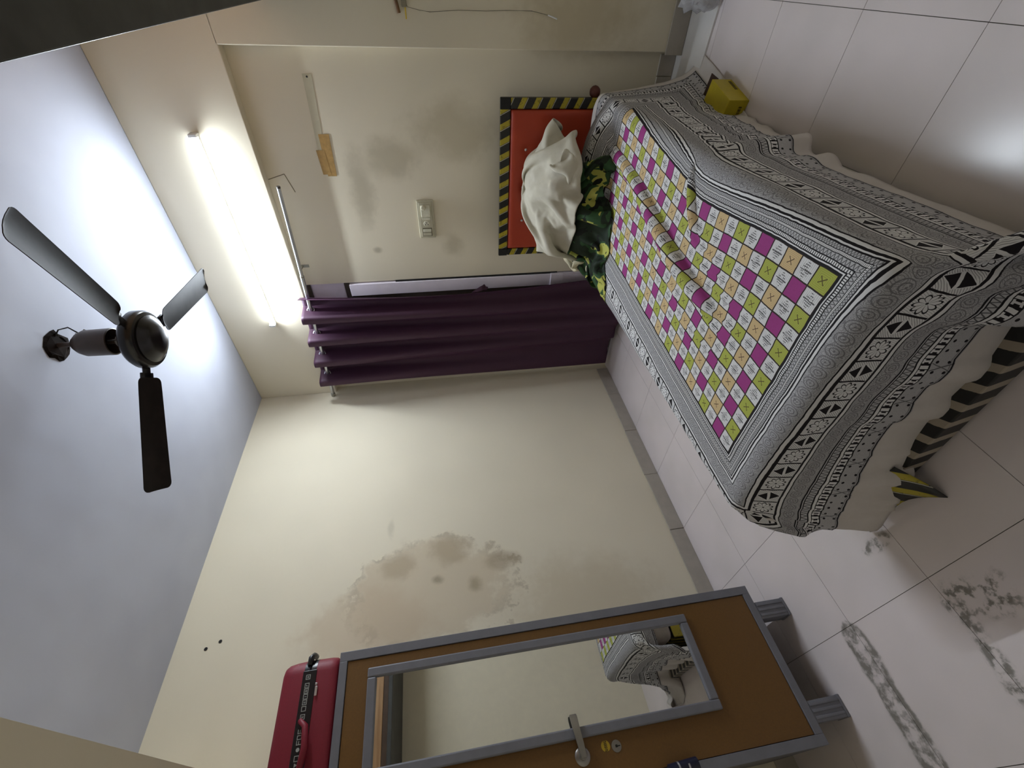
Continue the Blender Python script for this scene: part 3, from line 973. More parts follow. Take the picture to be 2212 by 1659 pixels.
bed = tag(empty('bed', (BED_C[0], BED_C[1], 0.0), BED_ROT), 'single bed with orange vinyl headboard edged in black and yellow print', 'bed')
box('bed_base', (-0.440, -1.000, 0.012), (0.440, 1.000, 0.262), M_BASE_PRINT, bed, bevel=0.006)
box('mattress', (-BED_HX + 0.004, -BED_HY + 0.004, 0.264), (BED_HX - 0.004, BED_HY - 0.004, BED_TOP - 0.002), M_MATT, bed, bevel=0.04, seg=4)
for sx in (-1, 1):
    for sy in (-1, 1):
        box('leg', (sx * 0.40 - 0.025, sy * 0.95 - 0.025, 0.0), (sx * 0.40 + 0.025, sy * 0.95 + 0.025, 0.0118), M_BLACK, bed)
tc = np.zeros((8, 12, 3))
for i in range(8):
    for j in range(12):
        f, t = i / 7, j / 11
        tc[i, j] = (-0.40 + 0.22 * t - 0.03 * f, -1.075 - 0.085 * f * t - 0.01 * f - 0.012 * math.sin(7 * t) * f, 0.105 - 0.098 * f * (0.55 + 0.45 * t) + 0.008 * math.sin(9 * t + 3 * f))
box('plinth_board', (-0.26, -1.082, 0.012), (0.438, -1.0005, 0.075), M_PLINTH, bed, bevel=0.004)
grid_obj('torn_cover', tc, M_BASE_PRINT, bed, thick=0.003)
# headboard stands straight against the wall: its own axes inside the bed
HBX0, HBX1, HBZ = 1.188, 2.089, 1.006
hb = mesh_obj  # noqa
def hpart(name, lo, hi, m, bev, parent=None, seg=2):
    o = box(name, lo, hi, m, None, bevel=bev, seg=seg)
    return o
inv = (Matrix.Translation((BED_C[0], BED_C[1], 0)) @ Matrix.Rotation(BED_ROT, 4, 'Z')).inverted()
def bpar(o, par=bed):
    o.parent = par; o.matrix_parent_inverse = inv if par is bed else Matrix.Identity(4); return o
hbo = bpar(box('headboard', (HBX0 + 0.004, -0.058, 0.03), (HBX1 - 0.004, -0.022, HBZ - 0.004), M_BLACK, None, bevel=0.003))
def hsub(o): o.parent = hbo; return o
hsub(box('top_border', (HBX0 + 0.045, -0.074, HBZ - 0.055), (HBX1 - 0.045, -0.0582, HBZ), M_CHEV_X, None, bevel=0.005))
for xa, xb in ((HBX0, HBX0 + 0.044), (HBX1 - 0.052, HBX1)):
    hsub(box('side_border', (xa, -0.074, 0.10), (xb, -0.0582, HBZ - 0.056), M_CHEV_Z, None, bevel=0.005))
    hsub(box('corner_block', (xa - 0.002, -0.076, HBZ - 0.055), (xb + 0.001, -0.0582, HBZ + 0.002), M_BLACK, None, bevel=0.004))
# padded panel, dimpled at the studs
studs = [(1.933, 0.728), (1.836, 0.858), (1.629, 0.866), (1.424, 0.862), (1.332, 0.724), (1.53, 0.728), (1.735, 0.728)]
px0, px1, pz0, pz1 = HBX0 + 0.0445, HBX1 - 0.0525, 0.30, HBZ - 0.0555
gx, gz = np.meshgrid(np.linspace(px0, px1, 90), np.linspace(pz0, pz1, 70))
ex = np.minimum(np.minimum(gx - px0, px1 - gx), np.minimum(gz - pz0, pz1 - gz))
yd = -0.062 - 0.022 * np.sqrt(np.clip(1 - (1 - np.clip(ex / 0.03, 0, 1)) ** 2, 0, 1))
for sx_, sz_ in studs:
    rr = np.hypot(gx - sx_, gz - sz_)
    yd = yd + 0.007 * np.exp(-(rr / 0.018) ** 2) + 0.003 * np.exp(-(rr / 0.05) ** 2)
pp = np.stack([gx, yd, gz], -1)
hsub(grid_obj('padded_panel', pp, M_VINYL, thick=0.002))
for sx_, sz_ in studs:
    hsub(lathe('stud', [(0.0, 0.006), (0.0045, 0.005), (0.0075, 0.002), (0.0085, 0.0), (0, -0.002)], M_STUD, None, (sx_, -0.0775, sz_), 10, Matrix.Rotation(math.pi / 2, 4, 'X')))

# sheets
UVs = np.stack([SU, SV], -1)
def offset_grid(P, N, o): return P + N * o
sw = tag(grid_obj('plain_bedsheet', PS, M_WHITE, UV=UVs, thick=0.0016), 'plain white undersheet hanging below the printed sheet', 'bedsheet')
iu = np.where((su > -FA - BORD) & (su < FA + BORD))[0]; iv = np.where((sv > -FB - BORD) & (sv < FB + BORD))[0]
sub = np.ix_(iv, iu)
PT = (PS + NS * 0.0045)[sub]
sp = tag(grid_obj('printed_bedsheet', PT, M_SHEET, UV=UVs[sub], thick=0.0014), 'printed bedsheet with magenta, lime and tan squares and black borders', 'bedsheet')

# ================================================================== clothes heaped against the headboard
g = G('white_shirt_cotton', 0.8, 0, 0.2)
u, v, _z = g.xyz(g.uv())
cr = g.noise(g.vec(u, v, 0.0), 14.0, 4, 0.6)
g.color(g.mix(cr.step(0.3, 0.7), lin((196, 190, 172)), lin((206, 200, 184))))
g.bump(cr, 0.3, 0.006)
M_SHIRT = g.m
g = G('green_yellow_print', 0.7, 0, 0.25)
u, v, _z = g.xyz(g.uv())
n = g.noise(g.vec(u, v, 0.0), 7.5, 2, 0.45, 0.6)
n2 = g.noise(g.vec(u, v, 5.0), 16.0, 2, 0.5, 0.8)
c = g.mix(n.step(0.475, 0.49), lin((34, 46, 32)), lin((52, 82, 50)))
c = g.mix((n > 0.575) * (n2 > 0.38), c, lin((186, 186, 92)))
c = g.mix((n2 > 0.60), c, lin((24, 28, 24)))
g.color(c)
M_GREEN = g.m
M_CREAM = simple('cream_cotton', (206, 196, 166), 0.8, var=0.06)

LUMPS = [(1.735, -0.30, 0.66, 0.155, 0.130, 0.20), (1.56, -0.30, 0.66, 0.15, 0.130, 0.19), (1.60, -0.42, 0.56, 0.22, 0.14, 0.12)]
def height_map(P, r=0.01, pad=2):
    x0, y0 = P[..., 0].min() - 0.1, P[..., 1].min() - 0.1
    nx_, ny_ = int((P[..., 0].max() + 0.1 - x0) / r) + 1, int((P[..., 1].max() + 0.1 - y0) / r) + 1
    Hm = np.full((ny_, nx_), -1.0)
    ix = ((P[..., 0] - x0) / r).astype(int).ravel(); iy = ((P[..., 1] - y0) / r).astype(int).ravel()
    np.maximum.at(Hm, (iy, ix), P[..., 2].ravel())
    for _ in range(pad):
        Hm = np.max([np.roll(np.roll(Hm, a, 0), b, 1) for a in (-1, 0, 1) for b in (-1, 0, 1)], axis=0)
    return Hm, x0, y0, r
def garment(name, cx, cy, sx, sy, squeeze, zh, off, mat, label, cat, seed, rz=0.0, lumps=LUMPS, steps=90, h=0.013, arch=0.05, over=None):
    global rng
    rng = np.random.RandomState(seed)
    nx = int(sx / h); ny = int(sy / h)
    a, b = np.meshgrid(np.linspace(-sx / 2, sx / 2, nx), np.linspace(-sy / 2, sy / 2, ny))
    n1 = smooth_noise(a.shape, 6); n2 = smooth_noise(a.shape, 11); n3 = smooth_noise(a.shape, 9)
    A = a * squeeze + 0.026 * n2; B = b * squeeze + 0.026 * n3
    c, s = math.cos(rz), math.sin(rz)
    P = np.stack([cx + c * A - s * B, cy + s * A + c * B, zh + 0.04 * n1 + arch * smooth_noise(a.shape, 14)], -1)
    P[..., 1] = np.minimum(P[..., 1], -0.14)
    def coll(Q):
        mask, push = sdf_push(Q, off, list(lumps) + PILLOW)
        if over is not None:
            Hm, x0, y0, r = over
            R_ = Q + push
            ix = np.clip(((R_[..., 0] - x0) / r).astype(int), 0, Hm.shape[1] - 1); iy = np.clip(((R_[..., 1] - y0) / r).astype(int), 0, Hm.shape[0] - 1)
            up = np.clip(Hm[iy, ix] + 0.006 - R_[..., 2], 0, 0.03)
            push[..., 2] += up; mask = np.maximum(mask, (up > 0) * 0.8)
        return mask, push
    P = drape(P, a[0, 1] - a[0, 0], b[1, 0] - b[0, 0], coll, steps, 6, bend=0.12, fric=0.75, g=-2.5)
    o = grid_obj(name, P.astype(np.float64), mat, UV=np.stack([a, b], -1), thick=0.002)
    sd = o.modifiers.new('smooth', 'SUBSURF'); sd.levels = 1; sd.render_levels = 1
    o.modifiers.move(1, 0)
    tag(o, label, cat)
    return P.astype(np.float64)
PG = garment('printed_garment', 1.565, -0.39, 1.00, 0.80, 0.60, 0.92, 0.016, M_GREEN, 'dark green and yellow printed garment crumpled under the white shirt', 'garment', 11, 0.15)
garment('white_shirt', 1.675, -0.31, 0.86, 0.74, 0.56, 1.02, 0.030, M_SHIRT, 'crumpled off-white shirt on top of the heap against the headboard', 'shirt', 23, -0.2, over=height_map(PG))
garment('cream_cloth', 1.275, -0.26, 0.40, 0.44, 0.46, 0.66, 0.020, M_CREAM, 'small crumpled cream cloth on the bed edge below the heap', 'cloth', 31, 0.3, [(1.27, -0.24, 0.52, 0.07, 0.08, 0.07)], 70, 0.011, 0.03)

# ================================================================== wardrobe
M_GREYF = simple('grey_painted_frame', (118, 118, 126), 0.45, var=0.05)
M_BROWN = simple('brown_door_board', (112, 78, 32), 0.5, var=0.06, scale=160)
M_BODY = simple('grey_cabinet_body', (104, 104, 110), 0.5)
g = G('mirror_glass', 0.015, 1.0)
nn = g.noise(g.obj(), 40.0, 3)
g.color(g.mix(nn.step(0.2, 0.9), (0.80, 0.81, 0.80, 1), (0.84, 0.85, 0.83, 1)))
M_MIRROR = g.m
WX, WY0, WY1, WZ0, WZ1 = 0.548, -2.716, -2.138, 0.142, 1.936
wd = tag(empty('wardrobe', (0.29, (WY0 + WY1) / 2, 0.0)), 'narrow brown and grey steel wardrobe with a mirror on its door', 'wardrobe')
wc = Vector((0.29, (WY0 + WY1) / 2, 0.0))
def wpart(name, lo, hi, m, bev=0.0015, parent=None, seg=2):
    o = box(name, tuple(Vector(lo) - wc), tuple(Vector(hi) - wc), m, None, bevel=bev, seg=seg)
    o.parent = parent or wd
    return o
wpart('body', (0.03, WY0, WZ0), (WX - 0.012, WY1, WZ1), M_BODY)
FW = 0.034
wpart('frame_stile', (WX - 0.0118, WY1 - FW, WZ0), (WX + 0.008, WY1, WZ1), M_GREYF)
wpart('frame_stile', (WX - 0.0118, WY0, WZ0), (WX + 0.008, WY0 + FW, WZ1), M_GREYF)
wpart('frame_rail', (WX - 0.0118, WY0 + FW, WZ1 - 0.030), (WX + 0.008, WY1 - FW, WZ1), M_GREYF)
wpart('frame_rail', (WX - 0.0118, WY0 + FW, WZ0), (WX + 0.008, WY1 - FW, WZ0 + 0.032), M_GREYF)
wdoor = wpart('door', (WX - 0.0115, WY0 + FW + 0.002, WZ0 + 0.034), (WX + 0.003, WY1 - FW - 0.002, WZ1 - 0.032), M_BROWN, 0.001)
MY0, MY1, MZ0, MZ1 = -2.556, -2.212, 0.482, 1.822
def mpart(name, lo, hi, m, bev=0.002): return wpart(name, lo, hi, m, bev, wdoor)
mfw = 0.034
mpart('mirror', (WX + 0.0032, MY0 + mfw - 0.004, MZ0 + mfw - 0.004), (WX + 0.007, MY1 - mfw + 0.004, MZ1 - mfw + 0.004), M_MIRROR, 0.0)
for lo, hi in (((MY0, MZ0), (MY0 + mfw, MZ1)), ((MY1 - mfw, MZ0), (MY1, MZ1)), ((MY0 + mfw, MZ0), (MY1 - mfw, MZ0 + mfw)), ((MY0 + mfw, MZ1 - mfw), (MY1 - mfw, MZ1))):
    mpart('mirror_frame', (WX + 0.0032, lo[0], lo[1]), (WX + 0.020, hi[0], hi[1]), M_GREYF, 0.005)
M_CHROME = simple('satin_chrome', (150, 146, 142), 0.3, 0.8, var=0.08)
# lever handle with round rose, yellow sticker, keyhole plate
RY = Matrix.Rotation(math.pi / 2, 4, 'Y')
hx0 = WX + 0.003
def wl_(name, prof, y, z, m, seg=28):
    o = lathe(name, prof, m, None, tuple(Vector((hx0, y, z)) - wc), seg, RY); o.parent = wdoor; return o
wl_('handle_rose', [(0, 0), (0.027, 0.0), (0.028, 0.003), (0.024, 0.007), (0.013, 0.009), (0.012, 0.022), (0.0, 0.024)], -2.605, 1.052, M_CHROME)
def seg_box(name, pts, w, h, m):
    o = mesh_obj(name, seg_bm(pts, w, h), m, None, smooth='auto'); o.parent = wdoor; return o
def seg_bm(pts, w, h):
    bm = bmesh.new()
    n = len(pts); rows = []
    for i, (x, y, z) in enumerate(pts):
        hw = w[i] if isinstance(w, (list, tuple)) else w
        rows.append([bm.verts.new(Vector((x + dx, y, z + dz)) - wc) for dx, dz in ((-h, -hw), (h, -hw), (h, hw), (-h, hw))])
    for a, b in zip(rows[:-1], rows[1:]):
        for k in range(4): bm.faces.new((a[k], a[(k + 1) % 4], b[(k + 1) % 4], b[k]))
    bm.faces.new(rows[0]); bm.faces.new(rows[-1][::-1])
    bmesh.ops.bevel(bm, geom=list(bm.edges), offset=0.0015, segments=2, affect='EDGES')
    return bm
seg_box('handle_lever', [(WX + 0.030, -2.612, 1.052), (WX + 0.032, -2.575, 1.054), (WX + 0.033, -2.53, 1.058), (WX + 0.032, -2.495, 1.060), (WX + 0.026, -2.484, 1.060)], [0.010, 0.012, 0.013, 0.014, 0.013], 0.005, M_CHROME)
g = G('yellow_round_sticker', 0.5)
x, y, z = g.xyz(g.obj())
n = g.noise(g.obj(), 420.0, 2)
zz = z - 0.961
c = g.mix((abs(zz) < 0.0055) * (n > 0.47), lin((190, 160, 40)), lin((70, 54, 20)))
g.color(c)
M_STK = g.m
wl_('sticker', [(0, 0.0), (0.0165, 0.0), (0.0165, 0.0006), (0, 0.0006)], -2.590, 0.961, M_STK, 24)
kp = wl_('keyhole_plate', [(0, 0.0), (0.0185, 0.0), (0.018, 0.0022), (0, 0.0026)], -2.596, 0.922, M_CHROME, 24)
for nm, lo, hi in (('keyhole', (WX + 0.0055, -2.600, 0.918), (WX + 0.0062, -2.592, 0.926)), ('keyhole_slot', (WX + 0.0055, -2.598, 0.908), (WX + 0.0062, -2.595, 0.919))):
    o = box(nm, tuple(Vector(lo) - wc), tuple(Vector(hi) - wc), M_BLACK, None); o.parent = kp
    o.parent = wdoor
for sy in (0.0, 0.0):
    pass
M_NAVY = simple('navy_plastic', (28, 30, 54), 0.35)
kn = tube('latch_knob', [tuple(Vector((WX + 0.030, -2.695, 0.765)) - wc), tuple(Vector((WX + 0.030, -2.690, 0.660)) - wc)], 0.021, M_NAVY, wdoor, 16)
for z0 in (0.735, 0.700):
    tube('latch_ring', [tuple(Vector((WX + 0.030, -2.694, z0)) - wc), tuple(Vector((WX + 0.030, -2.694, z0 - 0.006)) - wc)], 0.0218, M_STUD, wdoor, 16)
# ribbed feet
for (fx0, fx1) in ((WX - 0.065, WX + 0.006), (0.04, 0.11)):
    for (fy0, fy1) in ((-2.282, -2.212), (-2.652, -2.582)):
        bm = bmesh.new()
        add_box(bm, (fx0, fy0, 0.012), (fx1, fy1, WZ0 - 0.0005), bevel=0.003)
        add_box(bm, (fx0 - 0.002, fy0 - 0.002, 0.0), (fx1 + 0.002, fy1 + 0.002, 0.014), bevel=0.003)
        for k in range(3):
            yk = fy0 + 0.010 + k * 0.021
            add_box(bm, (fx1 - 0.002, yk, 0.015), (fx1 + 0.004, yk + 0.010, WZ0 - 0.004), bevel=0.0015)
        bmesh.ops.translate(bm, vec=-wc, verts=bm.verts)
        o = mesh_obj('foot', bm, M_GREYF, wd, smooth='auto')

# ================================================================== suitcase on the wardrobe
M_RED = simple('red_suitcase_shell', (128, 22, 42), 0.55, var=0.1, scale=400)
M_BAND = simple('black_zip_band', (24, 24, 30), 0.3)
M_LETTER = simple('pale_print', (170, 172, 168), 0.5)
SX0, SX1, SY0, SY1, SZ0, SZ1 = 0.11, 0.562, -2.705, -2.138, WZ1 + 0.001, WZ1 + 0.218
sc0 = Vector(((SX0 + SX1) / 2, (SY0 + SY1) / 2, SZ0))
suit = tag(empty('suitcase', sc0), 'dark red suitcase with a black zip band lying on the wardrobe', 'suitcase')
def spart(name, lo, hi, m, bev, seg=4):
    return box(name, tuple(Vector(lo) - sc0), tuple(Vector(hi) - sc0), m, suit, bevel=bev, seg=seg)
ZB0, ZB1 = SZ0 + 0.085, SZ0 + 0.128
def shell(name, z0, z1, top):
    """half shell with rounded plan corners, tapering a little and rounded at the outer rim"""
    bm = bmesh.new(); rows = []
    R = 0.055
    hxs, hys = (SX1 - SX0) / 2, (SY1 - SY0) / 2
    def outline(ins):
        r = max(R - ins, 0.012); pts = []
        for cx, cy, a0 in ((hxs - ins - r, hys - ins - r, 0), (-(hxs - ins - r), hys - ins - r, 90), (-(hxs - ins - r), -(hys - ins - r), 180), (hxs - ins - r, -(hys - ins - r), 270)):
            for k in range(7):
                a = math.radians(a0 + 15 * k); pts.append((cx + r * math.cos(a), cy + r * math.sin(a)))
        return pts
    prof = [(0.0, 0.0), (0.002, 0.45), (0.006, 0.75), (0.014, 0.90), (0.028, 0.975), (0.05, 1.0)] if top else [(0.0, 0.0), (0.001, 0.6), (0.004, 0.82), (0.010, 0.93), (0.020, 0.98), (0.035, 1.0)]
    for ins, f in prof:
        z = z0 + (z1 - z0) * f if top else z1 - (z1 - z0) * f
        rows.append([bm.verts.new((a, b, z - SZ0)) for a, b in outline(ins)])
    for a, b in zip(rows[:-1], rows[1:]):
        n = len(a)
        for k in range(n): bm.faces.new((a[k], a[(k + 1) % n], b[(k + 1) % n], b[k]))
    bm.faces.new(rows[-1]); bm.faces.new(rows[0][::-1])
    return mesh_obj(name, bm, M_RED, suit, smooth='auto')
shell('upper_shell', ZB1, SZ1, True)
shell('lower_shell', SZ0, ZB0, False)
bm = bmesh.new()
hxs, hys = (SX1 - SX0) / 2 + 0.0005, (SY1 - SY0) / 2 + 0.0005
pts = []
for cx, cy, a0 in ((hxs - 0.055, hys - 0.055, 0), (-(hxs - 0.055), hys - 0.055, 90), (-(hxs - 0.055), -(hys - 0.055), 180), (hxs - 0.055, -(hys - 0.055), 270)):
    for k in range(7):
        a = math.radians(a0 + 15 * k); pts.append((cx + 0.055 * math.cos(a), cy + 0.055 * math.sin(a)))
zs_ = [ZB0 - SZ0 - 0.001, (ZB0 + ZB1) / 2 - SZ0 - 0.004, (ZB0 + ZB1) / 2 - SZ0, (ZB0 + ZB1) / 2 - SZ0 + 0.004, ZB1 - SZ0 + 0.001]
sc_ = [1.0, 1.003, 0.99, 1.003, 1.0]
rows = [[bm.verts.new((a * s, b * s, z)) for a, b in pts] for z, s in zip(zs_, sc_)]
for a, b in zip(rows[:-1], rows[1:]):
    n = len(a)
    for k in range(n): bm.faces.new((a[k], a[(k + 1) % n], b[(k + 1) % n], b[k]))
bm.faces.new(rows[0][::-1]); bm.faces.new(rows[-1])
band_o = mesh_obj('zip_band', bm, M_BAND, suit, smooth='auto')
# wide label part of the band, with the boxed characters
lab = spart('label_strip', (SX1 - 0.002, -2.50, ZB0 - 0.004), (SX1 + 0.0025, -2.185, ZB1 + 0.004), M_BAND, 0.002, 2)
bm = bmesh.new()
lx = SX1 + 0.0026
def glyph(yc, zc, s, kind):
    t = s * 0.13
    def r(y0, z0, y1, z1): add_box(bm, (lx, yc + y0 * s, zc + z0 * s), (lx + 0.0006, yc + y1 * s, zc + z1 * s))
    if kind in 'bcdehk':
        r(-.5, -.5, -.5 + .13, .5); r(.5 - .13, -.5, .5, .5); r(-.37, .37, .37, .5); r(-.37, -.5, .37, -.37)
    if kind == 'b': r(-.15, -.2, -.03, .2); r(-.03, .06, .15, .2)
    if kind == 'c': r(-.18, -.2, -.06, .2); r(-.06, .08, .18, .2); r(-.06, -.2, .18, -.08)
    if kind == 'd': r(-.06, -.22, .06, .22)
    if kind == 'e': r(-.2, .1, .2, .2); r(-.2, -.06, .2, .04); r(-.2, -.22, .2, -.12)
    if kind == 'h': r(-.2, -.2, -.08, .2); r(.08, -.2, .2, .2); r(-.08, -.05, .08, .07)
    if kind == 'E': r(-.4, -.5, -.26, .5); r(-.26, .36, .4, .5); r(-.26, -.07, .3, .07); r(-.26, -.5, .4, -.36)
    if kind == 'O': r(-.4, -.5, -.26, .5); r(.26, -.5, .4, .5); r(-.26, .36, .26, .5); r(-.26, -.5, .26, -.36)
    if kind == 'F': r(-.4, -.5, -.26, .5); r(-.26, .36, .4, .5); r(-.26, -.07, .3, .07)
    if kind == 'v':
        a, b, c_ = [bm.verts.new((lx + 0.0006, yc + q[0] * s, zc + q[1] * s)) for q in ((-.35, .3), (.35, .3), (0, -.35))]
        bm.faces.new((a, b, c_))
    if kind == 'o':
        add_lathe_pts = [bm.verts.new((lx + 0.0006, yc + .38 * s * math.cos(q), zc + .38 * s * math.sin(q))) for q in np.linspace(0, 2 * math.pi, 12, endpoint=False)]
        bm.faces.new(add_lathe_pts)
zc_ = (ZB0 + ZB1) / 2
for yc_, kd in ((-2.208, 'h'), (-2.236, 'b'), (-2.254, 'e'), (-2.272, 'd'), (-2.290, 'c'), (-2.310, 'k'), (-2.335, 'c'), (-2.378, 'E'), (-2.395, 'O'), (-2.410, 'F'), (-2.430, 'o'), (-2.454, 'k'), (-2.472, 'v')):
    bm = bmesh.new()
    glyph(yc_, zc_ + 0.004, 0.0165, kd)
    bmesh.ops.translate(bm, vec=-sc0, verts=bm.verts)
    o = mesh_obj('character', bm, M_LETTER, lab)
# carry handle, zip puller, corner latch
bm = bmesh.new()
hpts = [(SX1 - 0.002, -2.345, zc_ + 0.010), (SX1 + 0.020, -2.350, zc_ + 0.004), (SX1 + 0.028, -2.368, zc_ - 0.018), (SX1 + 0.028, -2.43, zc_ - 0.026), (SX1 + 0.028, -2.49, zc_ - 0.018), (SX1 + 0.020, -2.505, zc_ + 0.002), (SX1 - 0.002, -2.51, zc_ + 0.008)]
add_tube(bm, [Vector(q) - sc0 for q in hpts], [0.008, 0.009, 0.011, 0.012, 0.011, 0.009, 0.008], 10)
mesh_obj('carry_handle', bm, M_RED, suit, smooth=True)
spart('zip_puller', (SX1 + 0.003, -2.275, ZB0 - 0.015), (SX1 + 0.006, -2.243, ZB0 - 0.006), M_STUD, 0.001, 2)
spart('zip_slider', (SX1 + 0.002, -2.240, ZB0 - 0.013), (SX1 + 0.006, -2.232, ZB0 - 0.005), M_STUD, 0.001, 2)
bm = bmesh.new()
add_tube(bm, [Vector(q) - sc0 for q in ((SX1 - 0.005, -2.165, zc_ + 0.006), (SX1 - 0.004, -2.142, zc_ + 0.004), (SX1 - 0.024, -2.128, zc_), (SX1 - 0.050, -2.126, zc_ - 0.002))], [0.010, 0.012, 0.012, 0.010], 8)
mesh_obj('zip_end', bm, M_BAND, suit, smooth=True)

# ================================================================== switchboard on the back wall
sb = tag(empty('switchboard', (1.398, REC_Y, 1.462)), 'white plastic switchboard on the wall above the headboard', 'switchboard')
M_SW = simple('yellowed_plastic', (198, 192, 168), 0.35, var=0.06)
M_SWL = simple('switch_rocker', (216, 212, 190), 0.3, var=0.04)
M_SWD = simple('switch_shadow_grey', (120, 112, 92), 0.5)
def sbp(name, lo, hi, m, bev=0.001): return box(name, lo, hi, m, sb, bevel=bev)
sbp('back_box', (-0.122, -0.016, -0.051), (0.122, -0.0002, 0.051), M_SW, 0.004)
sbp('front_plate', (-0.112, -0.021, -0.040), (0.112, -0.0162, 0.040), M_SW, 0.002)
sbp('regulator', (0.022, -0.031, -0.030), (0.098, -0.0212, 0.030), M_SWL, 0.005)
lathe('regulator_cap', [(0, 0.012), (0.012, 0.011), (0.016, 0.004), (0.017, 0.0)], M_SW, sb, (0.085, -0.030, 0.012), 20, Matrix.Rotation(math.pi / 2, 4, 'X'))
sbp('blank_plate', (0.004, -0.024, -0.026), (0.018, -0.0212, 0.026), M_SWL)
lathe('socket_ring', [(0.0, 0.003), (0.017, 0.003), (0.019, 0.0)], M_SWL, sb, (-0.022, -0.0213, 0.0), 20, Matrix.Rotation(math.pi / 2, 4, 'X'))
for dx, dz in ((0.006, 0.0), (-0.006, 0.008), (-0.006, -0.008)):
    lathe('socket_pin_hole', [(0, 0.001), (0.0032, 0.001), (0.0034, 0.0)], M_BLACK, sb, (-0.022 + dx, -0.0243, dz), 10, Matrix.Rotation(math.pi / 2, 4, 'X'))
sbp('switch_surround', (-0.104, -0.0235, -0.030), (-0.050, -0.0212, 0.030), M_SWD)
sbp('switch', (-0.075, -0.030, -0.026), (-0.055, -0.0236, 0.026), M_SWL, 0.002)
sbp('switch', (-0.100, -0.027, -0.026), (-0.080, -0.0236, 0.026), M_SW, 0.002)

# ================================================================== tapes and strip on the back wall
M_TAPE = simple('brown_packing_tape', (176, 140, 84), 0.35, var=0.12, scale=40)
M_STRIP = simple('pale_strip', (196, 188, 162), 0.6, var=0.04)
st = tag(empty('wall_strip', (2.03, REC_Y, 1.99)), 'pale strip stuck on the wall above the brown tape, with a nail hole at its end', 'strip')
o = prism('strip', [(2.166 - 2.03, -0.028), (2.166 - 2.03, 0.017), (1.80 - 2.03, 0.032), (1.80 - 2.03, -0.006)], 1, -0.0016, -0.0001, M_STRIP, st)
lathe('nail_hole', [(0, 0.001), (0.004, 0.001), (0.005, 0.0)], M_BLACK, st, (0.125, -0.0017, -0.004), 8, Matrix.Rotation(math.pi / 2, 4, 'X'))
for nm_l, poly, dpt in (('long piece of brown tape overlapping the pale wall strip', [(1.892, 1.944), (1.892, 2.000), (1.672, 2.000), (1.672, 1.951)], 0.0022),
                        ('shorter piece of brown tape, set higher beside the long one', [(1.812, 1.988), (1.812, 2.032), (1.682, 2.024), (1.682, 1.980)], 0.0030)):
    o = prism('packing_tape', [(a - 1.78, b - 1.98) for a, b in poly], 1, -dpt, -dpt + 0.0006, M_TAPE, None)
    o.location = (1.78, REC_Y, 1.98)
    tag(o, nm_l, 'tape', 'brown tapes on the back wall')

# ================================================================== things at the pillar
M_STICK = simple('brown_wood_stick', (112, 80, 48), 0.6, var=0.2)
M_YEL = simple('yellow_plastic', (222, 190, 60), 0.5)
o = tag(tube('wooden_stick', [(2.418, -0.010, 1.487), (2.56, -0.010, 1.515)], 0.0085, M_STICK, None, 10), 'brown wooden stick fixed on the pillar beside the yellow tag', 'stick')
hk = tag(empty('hanging_cord', (2.45, -0.006, 1.46)), 'thin grey cord hanging down the pillar from a yellow tag', 'cord')
tube('cord', [(0.05, 0, 0.01), (-0.009, -0.002, -0.015), (-0.020, -0.002, -0.07), (-0.025, -0.002, -0.12), (-0.016, -0.002, -0.25), (-0.016, -0.002, -0.387), (-0.011, -0.002, -0.5), (-0.011, -0.002, -0.615), (-0.026, -0.002, -0.70)], 0.0014, simple('grey_cord', (120, 112, 92), 0.7), hk, 6)
tube('cord_end', [(-0.024, -0.003, -0.695), (-0.038, -0.004, -0.742)], 0.003, M_PLASTIC, hk, 8)
box('yellow_tag', (-0.054, -0.004, -0.007), (-0.008, -0.001, -0.001), M_YEL, hk, bevel=0.0008)
box('holder', (-0.010, -0.012, -0.012), (0.08, 0.004, 0.012), simple('grey_holder', (140, 132, 112), 0.5), hk, bevel=0.003)

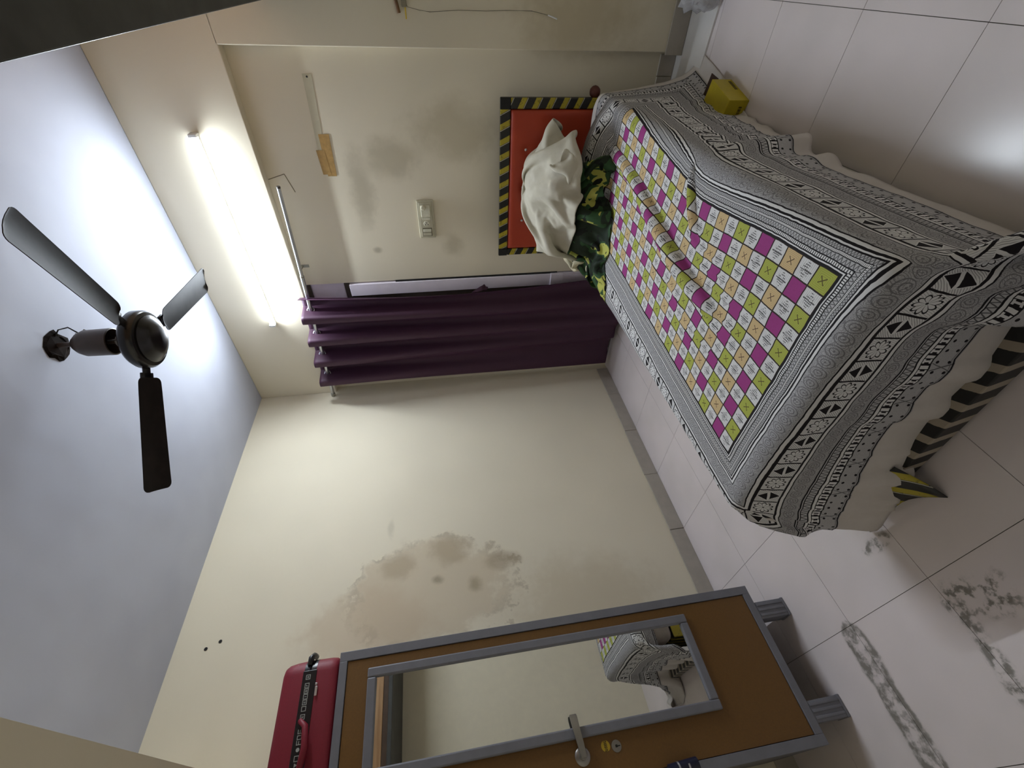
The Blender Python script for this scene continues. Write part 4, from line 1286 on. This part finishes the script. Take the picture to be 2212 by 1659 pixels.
# plastic bag on the floor by the pillar
g = G('thin_clear_plastic', 0.15, 0, 0.5)
nb = g.noise(g.obj(), 22.0, 4, 0.6)
g.color(lin((214, 212, 214)))
g.b.inputs['Alpha'].default_value = 0.55
g.bump(nb, 0.8, 0.02)
M_BAG = g.m
bm = bmesh.new()
bmesh.ops.create_icosphere(bm, subdivisions=4, radius=1.0)
for vv in bm.verts:
    n = mnoise.fractal(vv.co * 2.2, 1.0, 2.0, 4) * 0.28 + mnoise.noise(vv.co * 5) * 0.10
    vv.co = vv.co * (1 + n)
    vv.co = Vector((vv.co.x * 0.105, vv.co.y * 0.11, max(vv.co.z, -0.62) * 0.115 + 0.0715))
o = mesh_obj('plastic_bag', bm, M_BAG, None, smooth=True)
o.location = (2.575, -0.20, 0.0105)
tag(o, 'crumpled translucent plastic bag on the floor against the pillar', 'bag')

# yellow carton under the bed's head
M_YBOX = simple('yellow_carton', (188, 168, 24), 0.5, var=0.08)
M_YPRINT = simple('dark_print', (92, 78, 14), 0.6)
M_FLAP_SHADE = simple('carton_flap_shade', (60, 38, 26), 0.8)
yb_ = tag(empty('carton', (2.145, -0.60, 0.0), math.radians(-14)), 'yellow cardboard box lying on the floor under the bed', 'box')
box('carton_body', (-0.032, -0.105, 0.0), (0.085, 0.09, 0.095), M_YBOX, yb_, bevel=0.002)
prism('shaded_flap', [(-0.030, 0.096), (0.084, 0.096), (0.078, 0.165), (-0.025, 0.165)], 2, 0.060, 0.063, M_FLAP_SHADE, yb_)  # dark brown sheet stands for the shade inside the box flap
bm = bmesh.new()
xx0 = 0.06
for wch in (0.008, 0.012, 0.006, 0.011, 0.009, 0.012, 0.007):
    add_box(bm, (xx0 - wch, -0.1065, 0.022), (xx0 - 0.0015, -0.1052, 0.036)); xx0 -= wch + 0.002
mesh_obj('carton_lettering', bm, M_YPRINT, yb_)
bm = bmesh.new()
yy0 = 0.07
for wch in (0.010, 0.014, 0.008, 0.012, 0.010, 0.013):
    add_box(bm, (0.0852, yy0 - wch, 0.012), (0.0862, yy0 - 0.002, 0.026)); yy0 -= wch + 0.002
mesh_obj('carton_lettering', bm, M_YPRINT, yb_)

# dark red round knob of something behind the bed's head
lathe_o = lathe('ball', [(0, 0.030), (0.017, 0.025), (0.027, 0.014), (0.031, 0.0), (0.027, -0.014), (0.017, -0.025), (0, -0.030)], simple('dark_red_rubber', (92, 44, 34), 0.5), None, (0, 0, 0), 24)
lathe_o.location = (2.112, -0.045, 0.482)
tag(lathe_o, 'dark red ball wedged between bed head and wall', 'ball')
